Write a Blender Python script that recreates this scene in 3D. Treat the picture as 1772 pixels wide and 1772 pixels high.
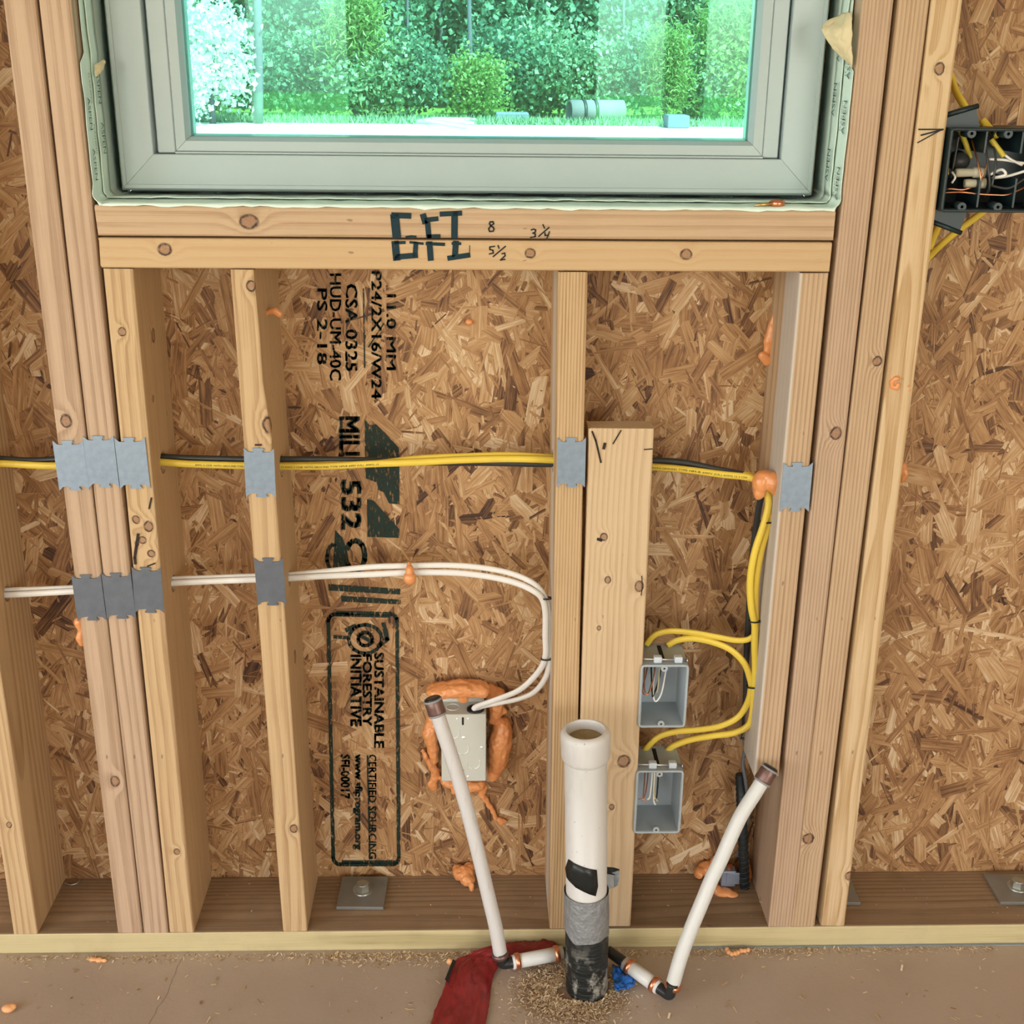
import bpy, bmesh, math, random
import numpy as np
from mathutils.geometry import tessellate_polygon
from mathutils import Vector, Matrix, noise as mnoise
random.seed(7); rng = np.random.default_rng(7)
S = bpy.context.scene; COL = S.collection
for o in list(bpy.data.objects): bpy.data.objects.remove(o)

# ------------------------------------------------------------------ camera
CAM = Vector((-0.1091, -1.5822, 1.3263)); PITCH, YAW, ROLL, FPX = 0.35505, 0.03091, 0.01092, 2121.9
FW = Vector((math.sin(YAW)*math.cos(PITCH), math.cos(YAW)*math.cos(PITCH), -math.sin(PITCH)))
_r = Vector((math.cos(YAW), -math.sin(YAW), 0)); _u = _r.cross(FW)
RT = _r*math.cos(ROLL)+_u*math.sin(ROLL); UP = -_r*math.sin(ROLL)+_u*math.cos(ROLL)
cd = bpy.data.cameras.new('camera'); cam = bpy.data.objects.new('camera', cd); COL.objects.link(cam)
cd.sensor_width = 36; cd.lens = FPX/1772*36; cd.clip_start = .02; cd.clip_end = 400
cam.matrix_world = Matrix(((RT.x, UP.x, -FW.x, CAM.x), (RT.y, UP.y, -FW.y, CAM.y), (RT.z, UP.z, -FW.z, CAM.z), (0, 0, 0, 1)))
S.camera = cam
def ray(a, b): return FW+RT*((a-886)/FPX)+UP*((886-b)/FPX)
def at(a, b, y): d = ray(a, b); return CAM+d*((y-CAM.y)/d.y)      # photo pixel -> point on the plane at depth y
def atz(a, b, z): d = ray(a, b); return CAM+d*((z-CAM.z)/d.z)     # photo pixel -> point on the plane at height z

# ------------------------------------------------------------------ world, sun, lights, exposure
S.view_settings.view_transform = 'Standard'; S.view_settings.look = 'None'
S.view_settings.exposure = 0.0; S.view_settings.gamma = 1.0; S.view_settings.use_curve_mapping = False
w = bpy.data.worlds.new('sky'); S.world = w; w.use_nodes = True; nt = w.node_tree; nt.nodes.clear()
sky = nt.nodes.new('ShaderNodeTexSky'); sky.sky_type = 'NISHITA'; sky.sun_disc = False
sky.sun_elevation = math.radians(52); sky.sun_rotation = math.radians(150); sky.air_density = 1.2; sky.dust_density = 2.0
bg = nt.nodes.new('ShaderNodeBackground'); bg.inputs[1].default_value = .6
wo = nt.nodes.new('ShaderNodeOutputWorld'); nt.links.new(sky.outputs[0], bg.inputs[0]); nt.links.new(bg.outputs[0], wo.inputs[0])
def light(name, typ, loc, direction, energy, color, size=None):
    l = bpy.data.lights.new(name, typ); l.energy = energy; l.color = color
    if typ == 'AREA': l.shape = 'RECTANGLE'; l.size, l.size_y = size
    if typ == 'SUN': l.angle = math.radians(.6)
    o = bpy.data.objects.new(name, l); COL.objects.link(o); o.location = loc
    o.rotation_euler = Vector(direction).to_track_quat('-Z', 'Y').to_euler(); return o
light('sun', 'SUN', (0, 0, 20), (-.55, .75, -1.15), 15, (1, .96, .88))
# added area lamps for soft daylight, main left, fill behind; their openings are invented
light('added_key_left', 'AREA', (-2.95, -2.3, 1.25), (1, .32, -.06), 47, (1, .975, .95), (1.9, 2.1))
light('added_fill_back_right', 'AREA', (2.35, -4.9, 1.35), (-.35, 1, -.12), 55, (1, .98, .96), (1.5, 1.9))
light('added_fill_back_left', 'AREA', (-2.3, -4.9, 1.3), (.3, 1, -.1), 47, (1, .97, .94), (1.2, 1.9))

# ------------------------------------------------------------------ node helper
class NT:
    def __init__(s, name, rough=.6, spec=.4):
        s.mat = bpy.data.materials.new(name); s.mat.use_nodes = True; s.t = s.mat.node_tree
        s.b = s.t.nodes['Principled BSDF']; s.out = s.t.nodes['Material Output']
        s.b.inputs['Roughness'].default_value = rough; s.b.inputs['Specular IOR Level'].default_value = spec
    def n(s, typ, **k):
        nd = s.t.nodes.new(typ)
        for a, v in k.items(): setattr(nd, a, v)
        return nd
    def put(s, sock, v):
        if isinstance(v, bpy.types.NodeSocket): s.t.links.new(v, sock)
        elif isinstance(v, (tuple, list)) and len(v) == 3 and sock.type == 'RGBA': sock.default_value = (*v, 1)
        else: sock.default_value = v
    def m(s, op, a, b=0., c=0., clamp=False):
        nd = s.n('ShaderNodeMath', operation=op, use_clamp=clamp)
        s.put(nd.inputs[0], a); s.put(nd.inputs[1], b); s.put(nd.inputs[2], c); return nd.outputs[0]
    def step(s, x, a, b):
        nd = s.n('ShaderNodeMapRange', interpolation_type='SMOOTHSTEP'); s.put(nd.inputs[0], x)
        nd.inputs[1].default_value = a; nd.inputs[2].default_value = b; return nd.outputs[0]
    def coord(s, which='Object', scale=None, off=(0, 0, 0)):
        c = s.n('ShaderNodeTexCoord').outputs[which]
        if scale is None: return c
        mp = s.n('ShaderNodeMapping'); s.put(mp.inputs[0], c); mp.inputs[3].default_value = scale; mp.inputs[1].default_value = off; return mp.outputs[0]
    def xyz(s, v): nd = s.n('ShaderNodeSeparateXYZ'); s.put(nd.inputs[0], v); return nd.outputs
    def noise(s, v, scale, detail=2., rough=.5, col=False):
        nd = s.n('ShaderNodeTexNoise'); s.put(nd.inputs['Vector'], v); nd.inputs['Scale'].default_value = scale
        nd.inputs['Detail'].default_value = detail; nd.inputs['Roughness'].default_value = rough
        return nd.outputs[1 if col else 0]
    def mix(s, f, a, b):
        nd = s.n('ShaderNodeMix', data_type='RGBA'); s.put(nd.inputs[0], f); s.put(nd.inputs[6], a); s.put(nd.inputs[7], b); return nd.outputs[2]
    def ramp(s, f, stops):
        nd = s.n('ShaderNodeValToRGB'); s.put(nd.inputs[0], f); e = nd.color_ramp.elements
        while len(e) < len(stops): e.new(.5)
        for q, (p, c) in zip(e, stops): q.position = p; q.color = (*c, 1)
        return nd.outputs[0]
    def bump(s, h, strength=.3, dist=.001):
        nd = s.n('ShaderNodeBump'); s.put(nd.inputs['Height'], h); nd.inputs['Strength'].default_value = strength
        nd.inputs['Distance'].default_value = dist; s.t.links.new(nd.outputs[0], s.b.inputs['Normal'])
    def color(s, v): s.put(s.b.inputs['Base Color'], v)

def plain(name, col, rough=.5, metal=0., var=.12, vs=60., spec=.4, bump=.0, bs=400., bd=.0005):
    N = NT(name, rough, spec); c = N.coord()
    f = N.noise(c, vs, 4)
    N.color(N.mix(f, tuple(x*(1-var) for x in col), tuple(min(1, x*(1+var)) for x in col)))
    N.b.inputs['Metallic'].default_value = metal
    if bump: N.bump(N.noise(c, bs, 3), bump, bd)
    return N.mat

def wood(name, light_c, dark_c, pith=(.2, .3), spacing=.003, warp=.006, wz=1.5, knots=(), knots_side=(), contrast=1., dirt=.0, pale=None):
    """softwood: growth rings around a pith line running along local z, bent round the knots (x, z, radius)"""
    N = NT(name, .62, .3); c = N.coord(); X, Y, Z = N.xyz(c)
    nz = N.noise(N.coord(scale=(5, 5, wz)), 1., 2, col=True)
    wx, wy, _ = N.xyz(nz)
    dx = N.m('SUBTRACT', N.m('ADD', X, N.m('MULTIPLY', N.m('SUBTRACT', wx, .5), warp*4)), pith[0])
    dy = N.m('SUBTRACT', N.m('ADD', Y, N.m('MULTIPLY', N.m('SUBTRACT', wy, .5), warp*4)), pith[1])
    r = N.m('SQRT', N.m('ADD', N.m('MULTIPLY', dx, dx), N.m('MULTIPLY', dy, dy)))
    km = None; ke = None; kn = N.noise(c, 130, 3)
    for (A, ks) in ((X, knots), (Y, knots_side)):
        for (ka, kz, kr) in ks:
            da = N.m('SUBTRACT', A, ka); dz = N.m('MULTIPLY', N.m('SUBTRACT', Z, kz), .85)
            if A is X: da = N.m('ADD', da, N.m('MULTIPLY', Y, random.uniform(-.35, .35)))
            d = N.m('DIVIDE', N.m('SQRT', N.m('ADD', N.m('MULTIPLY', da, da), N.m('MULTIPLY', dz, N.m('MULTIPLY', dz, random.uniform(.75, 1.25))))), kr)
            d = N.m('ADD', d, N.m('MULTIPLY', N.m('SUBTRACT', kn, .5), .7))
            if A is X: d = N.m('ADD', d, N.m('MULTIPLY', Y, 45.))
            g = N.m('POWER', 2.718, N.m('MULTIPLY', N.m('MULTIPLY', d, d), -.28))
            r = N.m('ADD', r, N.m('MULTIPLY', g, kr*1.6))
            k = N.step(d, 1.05, .86)
            e = N.m('MULTIPLY', N.step(d, 1.25, .98), N.step(d, .62, .95))
            km = k if km is None else N.m('MAXIMUM', km, k); ke = e if ke is None else N.m('MAXIMUM', ke, e)
    fr = N.m('FRACT', N.m('DIVIDE', r, spacing))
    ring = N.m('MULTIPLY', N.step(fr, .25, .85), N.m('SUBTRACT', 1., N.step(fr, .9, 1.)))
    fib = N.noise(N.coord(scale=(700, 700, 9)), 1., 3)
    strk = N.noise(N.coord(scale=(230, 230, 3.5)), 1, 4, .6); spot = N.noise(N.coord(scale=(60, 60, 14)), 1, 4, .6)
    blot = N.noise(N.coord(scale=(9, 9, 2.2)), 1., 3)
    f = N.m('ADD', N.m('MULTIPLY', ring, .62*contrast), N.m('MULTIPLY', N.m('SUBTRACT', fib, .5), 1.25*contrast), clamp=True)
    f = N.m('ADD', f, N.m('ADD', N.m('MULTIPLY', N.m('SUBTRACT', strk, .5), 1.1*contrast), N.m('MULTIPLY', N.m('SUBTRACT', spot, .5), .45)), clamp=True)
    f = N.m('ADD', f, N.m('MULTIPLY', N.m('SUBTRACT', blot, .5), .6), clamp=True)
    col = N.mix(f, light_c, dark_c)
    if dirt: col = N.mix(N.m('MULTIPLY', N.step(N.noise(c, 14, 5, .65), .45, .75), dirt), col, (.12, .085, .06))
    if pale:      # pale band on one wide face
        mk = N.m('MULTIPLY', N.step(X, .0042, .0028), N.m('MULTIPLY', N.step(N.m('ADD', Y, N.m('MULTIPLY', N.m('SUBTRACT', N.noise(N.coord(scale=(1, 1, 7)), 1, 4), .5), .03)), pale[1], pale[1]-.012), N.step(Y, pale[0], pale[0]+.006)))
        col = N.mix(N.m('MULTIPLY', mk, .8), col, (.58, .53, .47))
    if km is not None:
        col = N.mix(N.m('MULTIPLY', km, .75), col, N.mix(N.noise(c, 330, 3), (.16, .07, .035), (.44, .24, .13))); col = N.mix(N.m('MULTIPLY', ke, N.step(kn, .2, .6)), col, (.05, .027, .018))
    sp = N.step(N.noise(N.coord(scale=(90, 90, 40)), 1., 1), .78, .82)
    col = N.mix(N.m('MULTIPLY', sp, .5), col, (.1, .05, .03))
    N.color(col); N.bump(N.m('ADD', fib, N.m('MULTIPLY', ring, .5)), .6, .0005)
    return N.mat

# ------------------------------------------------------------------ mesh helpers
def link(name, me, mat=None, parent=None, loc=None):
    o = bpy.data.objects.new(name, me); COL.objects.link(o)
    if me is not None and mat is not None:
        for mm in (mat if isinstance(mat, (list, tuple)) else [mat]): me.materials.append(mm)
    if parent is not None: o.parent = parent
    if loc is not None: o.location = loc
    return o
def tag(o, label=None, cat=None, group=None, kind=None):
    if label: o['label'] = label
    if cat: o['category'] = cat
    if group: o['group'] = group
    if kind: o['kind'] = kind
    return o
def thing(name, loc, label, cat, group=None):
    o = bpy.data.objects.new(name, None); o.empty_display_size = .02; COL.objects.link(o); o.location = loc; return tag(o, label, cat, group)
def mesh(name, v, f, smooth=False):
    me = bpy.data.meshes.new(name); me.from_pydata([tuple(p) for p in v], [], f); me.update()
    if smooth: me.polygons.foreach_set('use_smooth', [True]*len(me.polygons))
    return me
def frombm(bm, name, smooth=False):
    bmesh.ops.recalc_face_normals(bm, faces=bm.faces)
    me = bpy.data.meshes.new(name); bm.to_mesh(me); bm.free()
    if smooth: me.polygons.foreach_set('use_smooth', [True]*len(me.polygons))
    return me
def addbox(bm, x0, x1, y0, y1, z0, z1, bev=0., seg=1):
    m = Matrix.Translation(((x0+x1)/2, (y0+y1)/2, (z0+z1)/2)) @ Matrix.Diagonal((x1-x0, y1-y0, z1-z0, 1))
    r = bmesh.ops.create_cube(bm, size=1, matrix=m)
    if bev:
        es = list({e for v in r['verts'] for e in v.link_edges})
        bmesh.ops.bevel(bm, geom=es, offset=bev, segments=seg, affect='EDGES', profile=.6)
def box(name, b, mat, parent=None, bev=.0, seg=1, smooth=False):
    bm = bmesh.new(); addbox(bm, *b, bev=bev, seg=seg); return link(name, frombm(bm, name, smooth), mat, parent)
def world_child(o, parent):    # meshes are written in world coordinates: keep them there under a moved parent
    o.parent = parent; o.matrix_parent_inverse = Matrix.Translation(-parent.location); return o
def sub(o, p): o.parent = p; return o      # both written in world coordinates under one thing
def smooth_path(P, n=8):
    P = [Vector(p) for p in P]; Q = [P[0]*2-P[1]]+P+[P[-1]*2-P[-2]]; out = []
    for i in range(1, len(Q)-2):
        a, b, c, d = Q[i-1:i+3]
        for k in range(n):
            t = k/n
            out.append(.5*((2*b)+(c-a)*t+(2*a-5*b+4*c-d)*t*t+(3*b-a-3*c+d)*t**3))
    out.append(P[-1]); return out
def frames(C, up0):
    T = [(C[min(i+1, len(C)-1)]-C[max(i-1, 0)]).normalized() for i in range(len(C))]
    u = Vector(up0); F = []
    for t in T:
        u = (u-t*u.dot(t)); u.normalize(); F.append((t, u, t.cross(u)))
    return F
def tube_mesh(P, ru, rv, up0=(0, -1, 0), seg=12, n=8, cap=True, sub=True, rad=None):
    C = smooth_path(P, n) if sub else [Vector(p) for p in P]
    F = frames(C, up0); v = []; f = []
    for i, (c, (t, a, b)) in enumerate(zip(C, F)):
        k = rad(i/(len(C)-1)) if rad else 1.
        for s in range(seg):
            an = 2*math.pi*s/seg; v.append(c+a*(math.cos(an)*ru*k)+b*(math.sin(an)*rv*k))
    for i in range(len(C)-1):
        for s in range(seg):
            q = (s+1) % seg; f.append((i*seg+s, i*seg+q, (i+1)*seg+q, (i+1)*seg+s))
    if cap: f.append(tuple(range(seg))[::-1]); f.append(tuple((len(C)-1)*seg+s for s in range(seg)))
    me = mesh('tube', v, f, True); return me
def tube(name, P, ru, rv, mat, parent=None, **k):
    return link(name, tube_mesh(P, ru, rv, **k), mat, parent)
def lathe(name, base, axis, prof, mat, parent=None, seg=40, smooth=True):
    axis = Vector(axis).normalized(); a = axis.orthogonal().normalized(); b = axis.cross(a); v = []; f = []
    for (r, h) in prof:
        for s in range(seg):
            an = 2*math.pi*s/seg; v.append(Vector(base)+axis*h+(a*math.cos(an)+b*math.sin(an))*r)
    for i in range(len(prof)-1):
        for s in range(seg):
            q = (s+1) % seg; f.append((i*seg+s, i*seg+q, (i+1)*seg+q, (i+1)*seg+s))
    me = mesh(name, v, f, smooth)
    if smooth: me.shade_smooth() if False else None
    o = link(name, me, mat, parent)
    if smooth:
        sh = [False]*len(me.polygons)
        for i in range(len(prof)-1):
            flat = abs(prof[i][0]-prof[i+1][0]) > 1e-6 and abs(prof[i][1]-prof[i+1][1]) < 1e-6
            for s in range(seg): sh[i*seg+s] = not flat
        me.polygons.foreach_set('use_smooth', sh)
    return o
def hexprism(bm, c, axis_m, r, h, n=6):
    bmesh.ops.create_cone(bm, cap_ends=True, segments=n, radius1=r, radius2=r*.94, depth=h, matrix=Matrix.Translation(c) @ axis_m)
def extrude_poly(P2, fn, th):
    """P2: 2D outline, fn(u, v, depth) -> 3D; returns a closed slab"""
    n = len(P2); v = [fn(p[0], p[1], 0) for p in P2]+[fn(p[0], p[1], th) for p in P2]
    bm = bmesh.new(); V = [bm.verts.new(q) for q in v]
    for t in tessellate_polygon([[Vector((p[0], p[1], 0)) for p in P2]]):
        bm.faces.new([V[i] for i in t]); bm.faces.new([V[n+i] for i in t][::-1])
    for i in range(n): bm.faces.new((V[i], V[(i+1) % n], V[n+(i+1) % n], V[n+i]))
    return bm

# text as flat ink geometry
_tc = {}
def text2d(s, off=0.0):
    if (s, off) in _tc: return _tc[(s, off)]
    cu = bpy.data.curves.new('t', 'FONT'); cu.body = s; cu.size = 1; cu.resolution_u = 2; cu.offset = off; cu.fill_mode = 'FRONT'
    o = bpy.data.objects.new('t', cu); COL.objects.link(o)
    dg = bpy.context.evaluated_depsgraph_get(); me = bpy.data.meshes.new_from_object(o.evaluated_get(dg))
    v = [(p.co.x, p.co.y) for p in me.vertices]; f = [tuple(p.vertices) for p in me.polygons]
    bpy.data.objects.remove(o); bpy.data.meshes.remove(me); bpy.data.curves.remove(cu)
    xs = [p[0] for p in v]; ys = [p[1] for p in v]; x0, x1, y0, y1 = min(xs), max(xs), min(ys), max(ys)
    r = ([((p[0]-x0)/(x1-x0), (p[1]-y0)/(y1-y0)) for p in v], f, (x1-x0)/(y1-y0)); _tc[(s, off)] = r; return r
class Ink:      # collects flat print (text, strokes, polygons) into one mesh
    def __init__(s): s.v = []; s.f = []
    def add(s, v, f): k = len(s.v); s.v += v; s.f += [tuple(i+k for i in q) for q in f]
    def text(s, t, fn, off=0.0, bold=0):
        v, f, asp = text2d(t, 0.); sh = [(0, 0)] if not bold else [(-bold/asp, -bold), (bold/asp, -bold), (bold/asp, bold), (-bold/asp, bold), (0, 0)]
        for (a, b) in sh: s.add([fn(p[0]+a, p[1]+b) for p in v], f)
    def stroke(s, P, w, fn):
        for (a, b) in zip(P, P[1:]):
            d = Vector((b[0]-a[0], b[1]-a[1])); L = d.length or 1; d /= L; nn = Vector((-d.y, d.x))*w/2; e = d*w*.35
            q = [(a[0]+nn.x-e.x, a[1]+nn.y-e.y), (b[0]+nn.x+e.x, b[1]+nn.y+e.y), (b[0]-nn.x+e.x, b[1]-nn.y+e.y), (a[0]-nn.x-e.x, a[1]-nn.y-e.y)]
            s.add([fn(*p) for p in q], [(0, 1, 2, 3)])
    def poly(s, P, fn): s.add([fn(*p) for p in P], [tuple(range(len(P)))])
    def build(s, name, mat, parent=None): return link(name, mesh(name, s.v, s.f), mat, parent)

W = .0381; D = .1397; SILL0 = 1.0697; SILLTOP = SILL0+2*W+.0025
# ------------------------------------------------------------------ lumber
def lumber_mesh(L, w, d, shear=0., seg=14, rad=.003, warp=.0006, wane=None, seed=0):
    """length along z, width x 0..w, depth y 0..d, eased long edges; wane(t)->(dl, dr) trims the front face"""
    cs = []
    for (cx, cy, a0) in ((0, 0, 180), (w, 0, 270), (w, d, 0), (0, d, 90)):
        sx = 1 if cx == 0 else -1; sy = 1 if cy == 0 else -1
        for k in range(3):
            an = math.radians(a0+45*k); cs.append((cx+sx*rad+math.cos(an)*rad, cy+sy*rad+math.sin(an)*rad, cy == 0, cx == 0))
    v = []; f = []; n = len(cs)
    for i in range(seg+1):
        t = i/seg; z = t*L
        wx = mnoise.noise(Vector((seed*3.1, t*3, 0)))*warp*2; wy = mnoise.noise(Vector((seed*3.1+9, t*3, 4)))*warp
        dl, dr = wane(t) if wane else (0, 0)
        for (x, y, fr, lf) in cs:
            if fr: x += dl if lf else -dr
            j = random.uniform(-1, 1)*.0008 if i in (0, seg) else 0
            v.append((x+wx+shear*z, y+wy, z+j))
    for i in range(seg):
        for s in range(n):
            q = (s+1) % n; f.append((i*n+s, i*n+q, (i+1)*n+q, (i+1)*n+s))
    f.append(tuple(range(n))[::-1]); f.append(tuple(seg*n+s for s in range(n)))
    return mesh('lumber', v, f)
def stud(name, top, bot, z0, z1, mat, label, cat='stud', group=None, w=W, d=D, y0=0., **k):
    a = at(*top, y0); b = at(*bot, y0); sl = (a.x-b.x)/(a.z-b.z); xb = b.x+sl*(z0-b.z)
    o = link(name, lumber_mesh(z1-z0, w, d, shear=sl, **k), mat, loc=(xb, y0, z0)); o['sl'] = sl
    del o['sl']; return tag(o, label, cat, group)
def drill(o, P, r, axis=(1, 0, 0)):
    bm = bmesh.new(); q = Vector(axis).to_track_quat('Z', 'Y').to_matrix().to_4x4()
    bmesh.ops.create_cone(bm, cap_ends=True, segments=20, radius1=r, radius2=r, depth=.09, matrix=Matrix.Translation(P) @ q)
    c = link('cut', frombm(bm, 'cut')); md = o.modifiers.new('b', 'BOOLEAN'); md.object = c; md.operation = 'DIFFERENCE'; md.solver = 'EXACT'
    dg = bpy.context.evaluated_depsgraph_get(); me = bpy.data.meshes.new_from_object(o.evaluated_get(dg))
    o.modifiers.clear(); old = o.data; o.data = me; bpy.data.meshes.remove(old); bpy.data.objects.remove(c)

TAN = (.55, .385, .235); TAND = (.33, .195, .10); YEL = (.58, .40, .215); YELD = (.36, .21, .095); PINK = (.53, .37, .245); PINKD = (.33, .205, .12)
M = {}
M['A'] = wood('pine_a', PINK, PINKD, (.05, .09), .0085, .004, 1.1, knots=[(.016, .83, .007), (.024, .275, .0065)])
M['B'] = wood('pine_b', PINK, PINKD, (-.03, .06), .0075, .005, .9)
M['C'] = wood('pine_c', YEL, YELD, (.12, .2), .006, .006, 1.3, knots=[(.021, .95, .0048), (.024, .15, .0045), (.014, .69, .005), (.03, .68, .006), (.02, .66, .005), (.012, .655, .003), (.03, .64, .005)], knots_side=[(.07, .93, .008), (.04, .85, .004)])
M['D'] = wood('pine_d', YEL, YELD, (-.1, .25), .007, .006, 1.0, knots=[(.026, .825, .0085), (.014, 1.01, .006), (.026, .19, .0055)], knots_side=[(.06, .45, .008)])
M['E'] = wood('pine_e', YEL, YELD, (.6, .0), .0042, .002, .5, contrast=1.15, pale=(.03, .10))
M['S'] = wood('pine_s', YEL, YELD, (.1, .03), .009, .012, 1.2, knots=[(.02, .2, .004)])
M['F'] = wood('pine_f', (.64, .47, .285), (.45, .29, .15), (.1, .06), .006, .006, 1.6, knots=[(.022, .66, .005), (.03, .595, .0045), (.075, .585, .006), (.065, .30, .009), (.05, .22, .004), (.033, .31, .005), (.04, .10, .004), (.02, .52, .003)], contrast=.8)
M['G'] = wood('pine_g', TAN, TAND, (.5, .2), .006, .003, .7, pale=(-.02, .075))
M['H'] = wood('pine_h', PINK, PINKD, (.45, .05), .0045, .003, .6, knots=[(.024, .815, .0075)])
M['J'] = wood('pine_j', TAN, TAND, (.4, .1), .005, .003, .6, knots=[(.033, .915, .006), (.012, .165, .0085)])
M['K'] = wood('pine_k', (.66, .48, .28), (.44, .265, .11), (.012, .022), .0075, .009, 1.9, knots=[(.02, 1.28, .006), (.035, .095, .006)], contrast=1.15)
M['L1'] = wood('pine_sill_upper', TAN, TAND, (.3, .4), .008, .003, .7, knots=[(.019, .19, .0085)], contrast=.7)
M['L2'] = wood('pine_sill_lower', YEL, (.52, .31, .15), (.25, .3), .008, .004, .8, knots=[(.014, .082, .0075), (.016, .545, .006), (.016, .745, .0065)], contrast=.7)
M['P'] = wood('treated_plate', (.60, .50, .27), (.40, .32, .15), (.02, -.25), .0038, .003, .5, contrast=1.1, dirt=.12)
M['PT'] = wood('treated_plate_top_shaded', (.34, .23, .135), (.21, .135, .075), (.1, .02), .006, .006, .9, contrast=1., dirt=.25)  # weathered brown, with the top's dimmer board-reflected light put in the colour

# ------------------------------------------------------------------ setting: floor, room shell
def floor_mat():
    N = NT('concrete', .55, .35); c = N.coord()
    a = N.noise(c, 2.2, 5, .6); b = N.noise(c, 160, 4, .6); d = N.noise(c, 9, 3)
    col = N.mix(N.step(a, .3, .7), (.42, .33, .255), (.50, .40, .315)); col = N.mix(N.m('MULTIPLY', b, .25), col, (.34, .265, .2))
    col = N.mix(N.m('MULTIPLY', N.step(d, .6, .8), .25), col, (.56, .46, .36))
    X, Y, Z = N.xyz(c)
    ex = N.m('SUBTRACT', X, .03); ey = N.m('MULTIPLY', N.m('ADD', Y, .10), 1.2); er = N.m('ADD', N.m('SQRT', N.m('ADD', N.m('MULTIPLY', ex, ex), N.m('MULTIPLY', ey, ey))), N.m('MULTIPLY', N.m('SUBTRACT', N.noise(c, 25, 4), .5), .06))
    col = N.mix(N.m('MULTIPLY', N.step(er, .095, .045), .75), col, (.20, .115, .055))   # dust and mud round the pipe hole
    # hairline crack at x = -.60 running towards the room
    wob = N.m('MULTIPLY', N.m('SUBTRACT', N.noise(N.coord(scale=(0, 14, 0)), 1, 3), .5), .03)
    dd = N.m('ABSOLUTE', N.m('SUBTRACT', N.m('ADD', X, wob), N.m('ADD', N.m('MULTIPLY', Y, .15), -.563)))
    col = N.mix(N.m('MULTIPLY', N.step(dd, .0013, .0003), .55), col, (.13, .095, .07))
    N.color(col); N.bump(N.m('ADD', b, N.m('MULTIPLY', a, 2)), .25, .0008); return N.mat
fl = box('floor', (-3, 3.2, -5, .165, -.2, 0), floor_mat()); tag(fl, kind='structure')
drywall = plain('unfinished_wall', (.62, .52, .40), .8, var=.06, vs=4)
for nm, b in (('ceiling', (-3.1, 3.3, -5.1, .165, 2.56, 2.66)),):
    tag(box(nm, b, drywall), kind='structure')
def wall_with_openings(name, axis, pos, a0, a1, z1, holes, mat, th=.1):
    """solid wall with rectangular openings, split in columns; one mesh"""
    bm = bmesh.new(); cur = a0
    def bb(u0, u1, z0, zz):
        if u1-u0 < 1e-4 or zz-z0 < 1e-4: return
        if axis == 'y': addbox(bm, u0, u1, pos, pos+th, z0, zz)
        else: addbox(bm, pos, pos+th, u0, u1, z0, zz)
    for (u0, u1, z0, zz) in sorted(holes):
        bb(cur, u0, 0, z1); bb(u0, u1, 0, z0); bb(u0, u1, zz, z1); cur = u1
    bb(cur, a1, 0, z1)
    return tag(link(name, frombm(bm, name), mat), kind='structure')
wall_with_openings('wall_back', 'y', -5.1, -3.1, 3.3, 2.56, [(-1.29, -.78, .92, 2.0), (-2.9, -1.7, .3, 2.3), (.52, .88, .9, 2.0), (1.09, 1.42, .9, 2.0), (1.6, 3.1, .35, 2.3)], drywall)
wall_with_openings('wall_left', 'x', -3.1, -5.0, .15, 2.56, [(-3.3, -1.3, .15, 2.35)], drywall)
tag(box('wall_right', (3.2, 3.3, -5, .15, 0, 2.56), drywall), kind='structure')

# ------------------------------------------------------------------ OSB sheathing of the front wall
def osb_board():
    N = NT('osb_board', .7, .3); c = N.coord()
    a = N.noise(N.coord(scale=(90, 90, 25)), 1, 4); 
    N.color(N.ramp(a, [(.3, (.17, .085, .04)), (.5, (.33, .185, .09)), (.7, (.47, .29, .15))])); N.bump(a, .5, .002); return N.mat
def strand_mat():
    N = NT('osb_strand', .58, .35)
    at_ = N.n('ShaderNodeAttribute', attribute_name='tone').outputs['Fac']
    uv = N.coord('UV'); mp = N.n('ShaderNodeMapping'); N.put(mp.inputs[0], uv); mp.inputs[3].default_value = (26, 520, 1)
    g = N.noise(mp.outputs[0], 1, 4, .6)
    mp2 = N.n('ShaderNodeMapping'); N.put(mp2.inputs[0], uv); mp2.inputs[3].default_value = (9, 230, 1)
    g2 = N.noise(mp2.outputs[0], 1, 2)
    f = N.m('ADD', at_, N.m('ADD', N.m('MULTIPLY', N.m('SUBTRACT', g, .5), .95), N.m('ADD', N.m('MULTIPLY', N.m('SUBTRACT', g2, .5), .75), N.m('MULTIPLY', N.m('SUBTRACT', N.noise(N.coord(), 8, 4, .6), .5), .8))), clamp=True)
    col = N.ramp(f, [(.0, (.045, .02, .011)), (.2, (.15, .07, .031)), (.42, (.31, .157, .064)), (.68, (.47, .272, .12)), (.88, (.57, .39, .215)), (1., (.70, .53, .34))])
    N.color(col); N.bump(g, .45, .0006); return N.mat
OSB, STR = osb_board(), strand_mat()
wf = thing('wall_front', (0, D, 0), None, None); wf['kind'] = 'structure'
WX0, WX1, WZ0, WZ1 = -.589, .349, 1.150, 2.25        # rough window opening
T_OSB = .011
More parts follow.
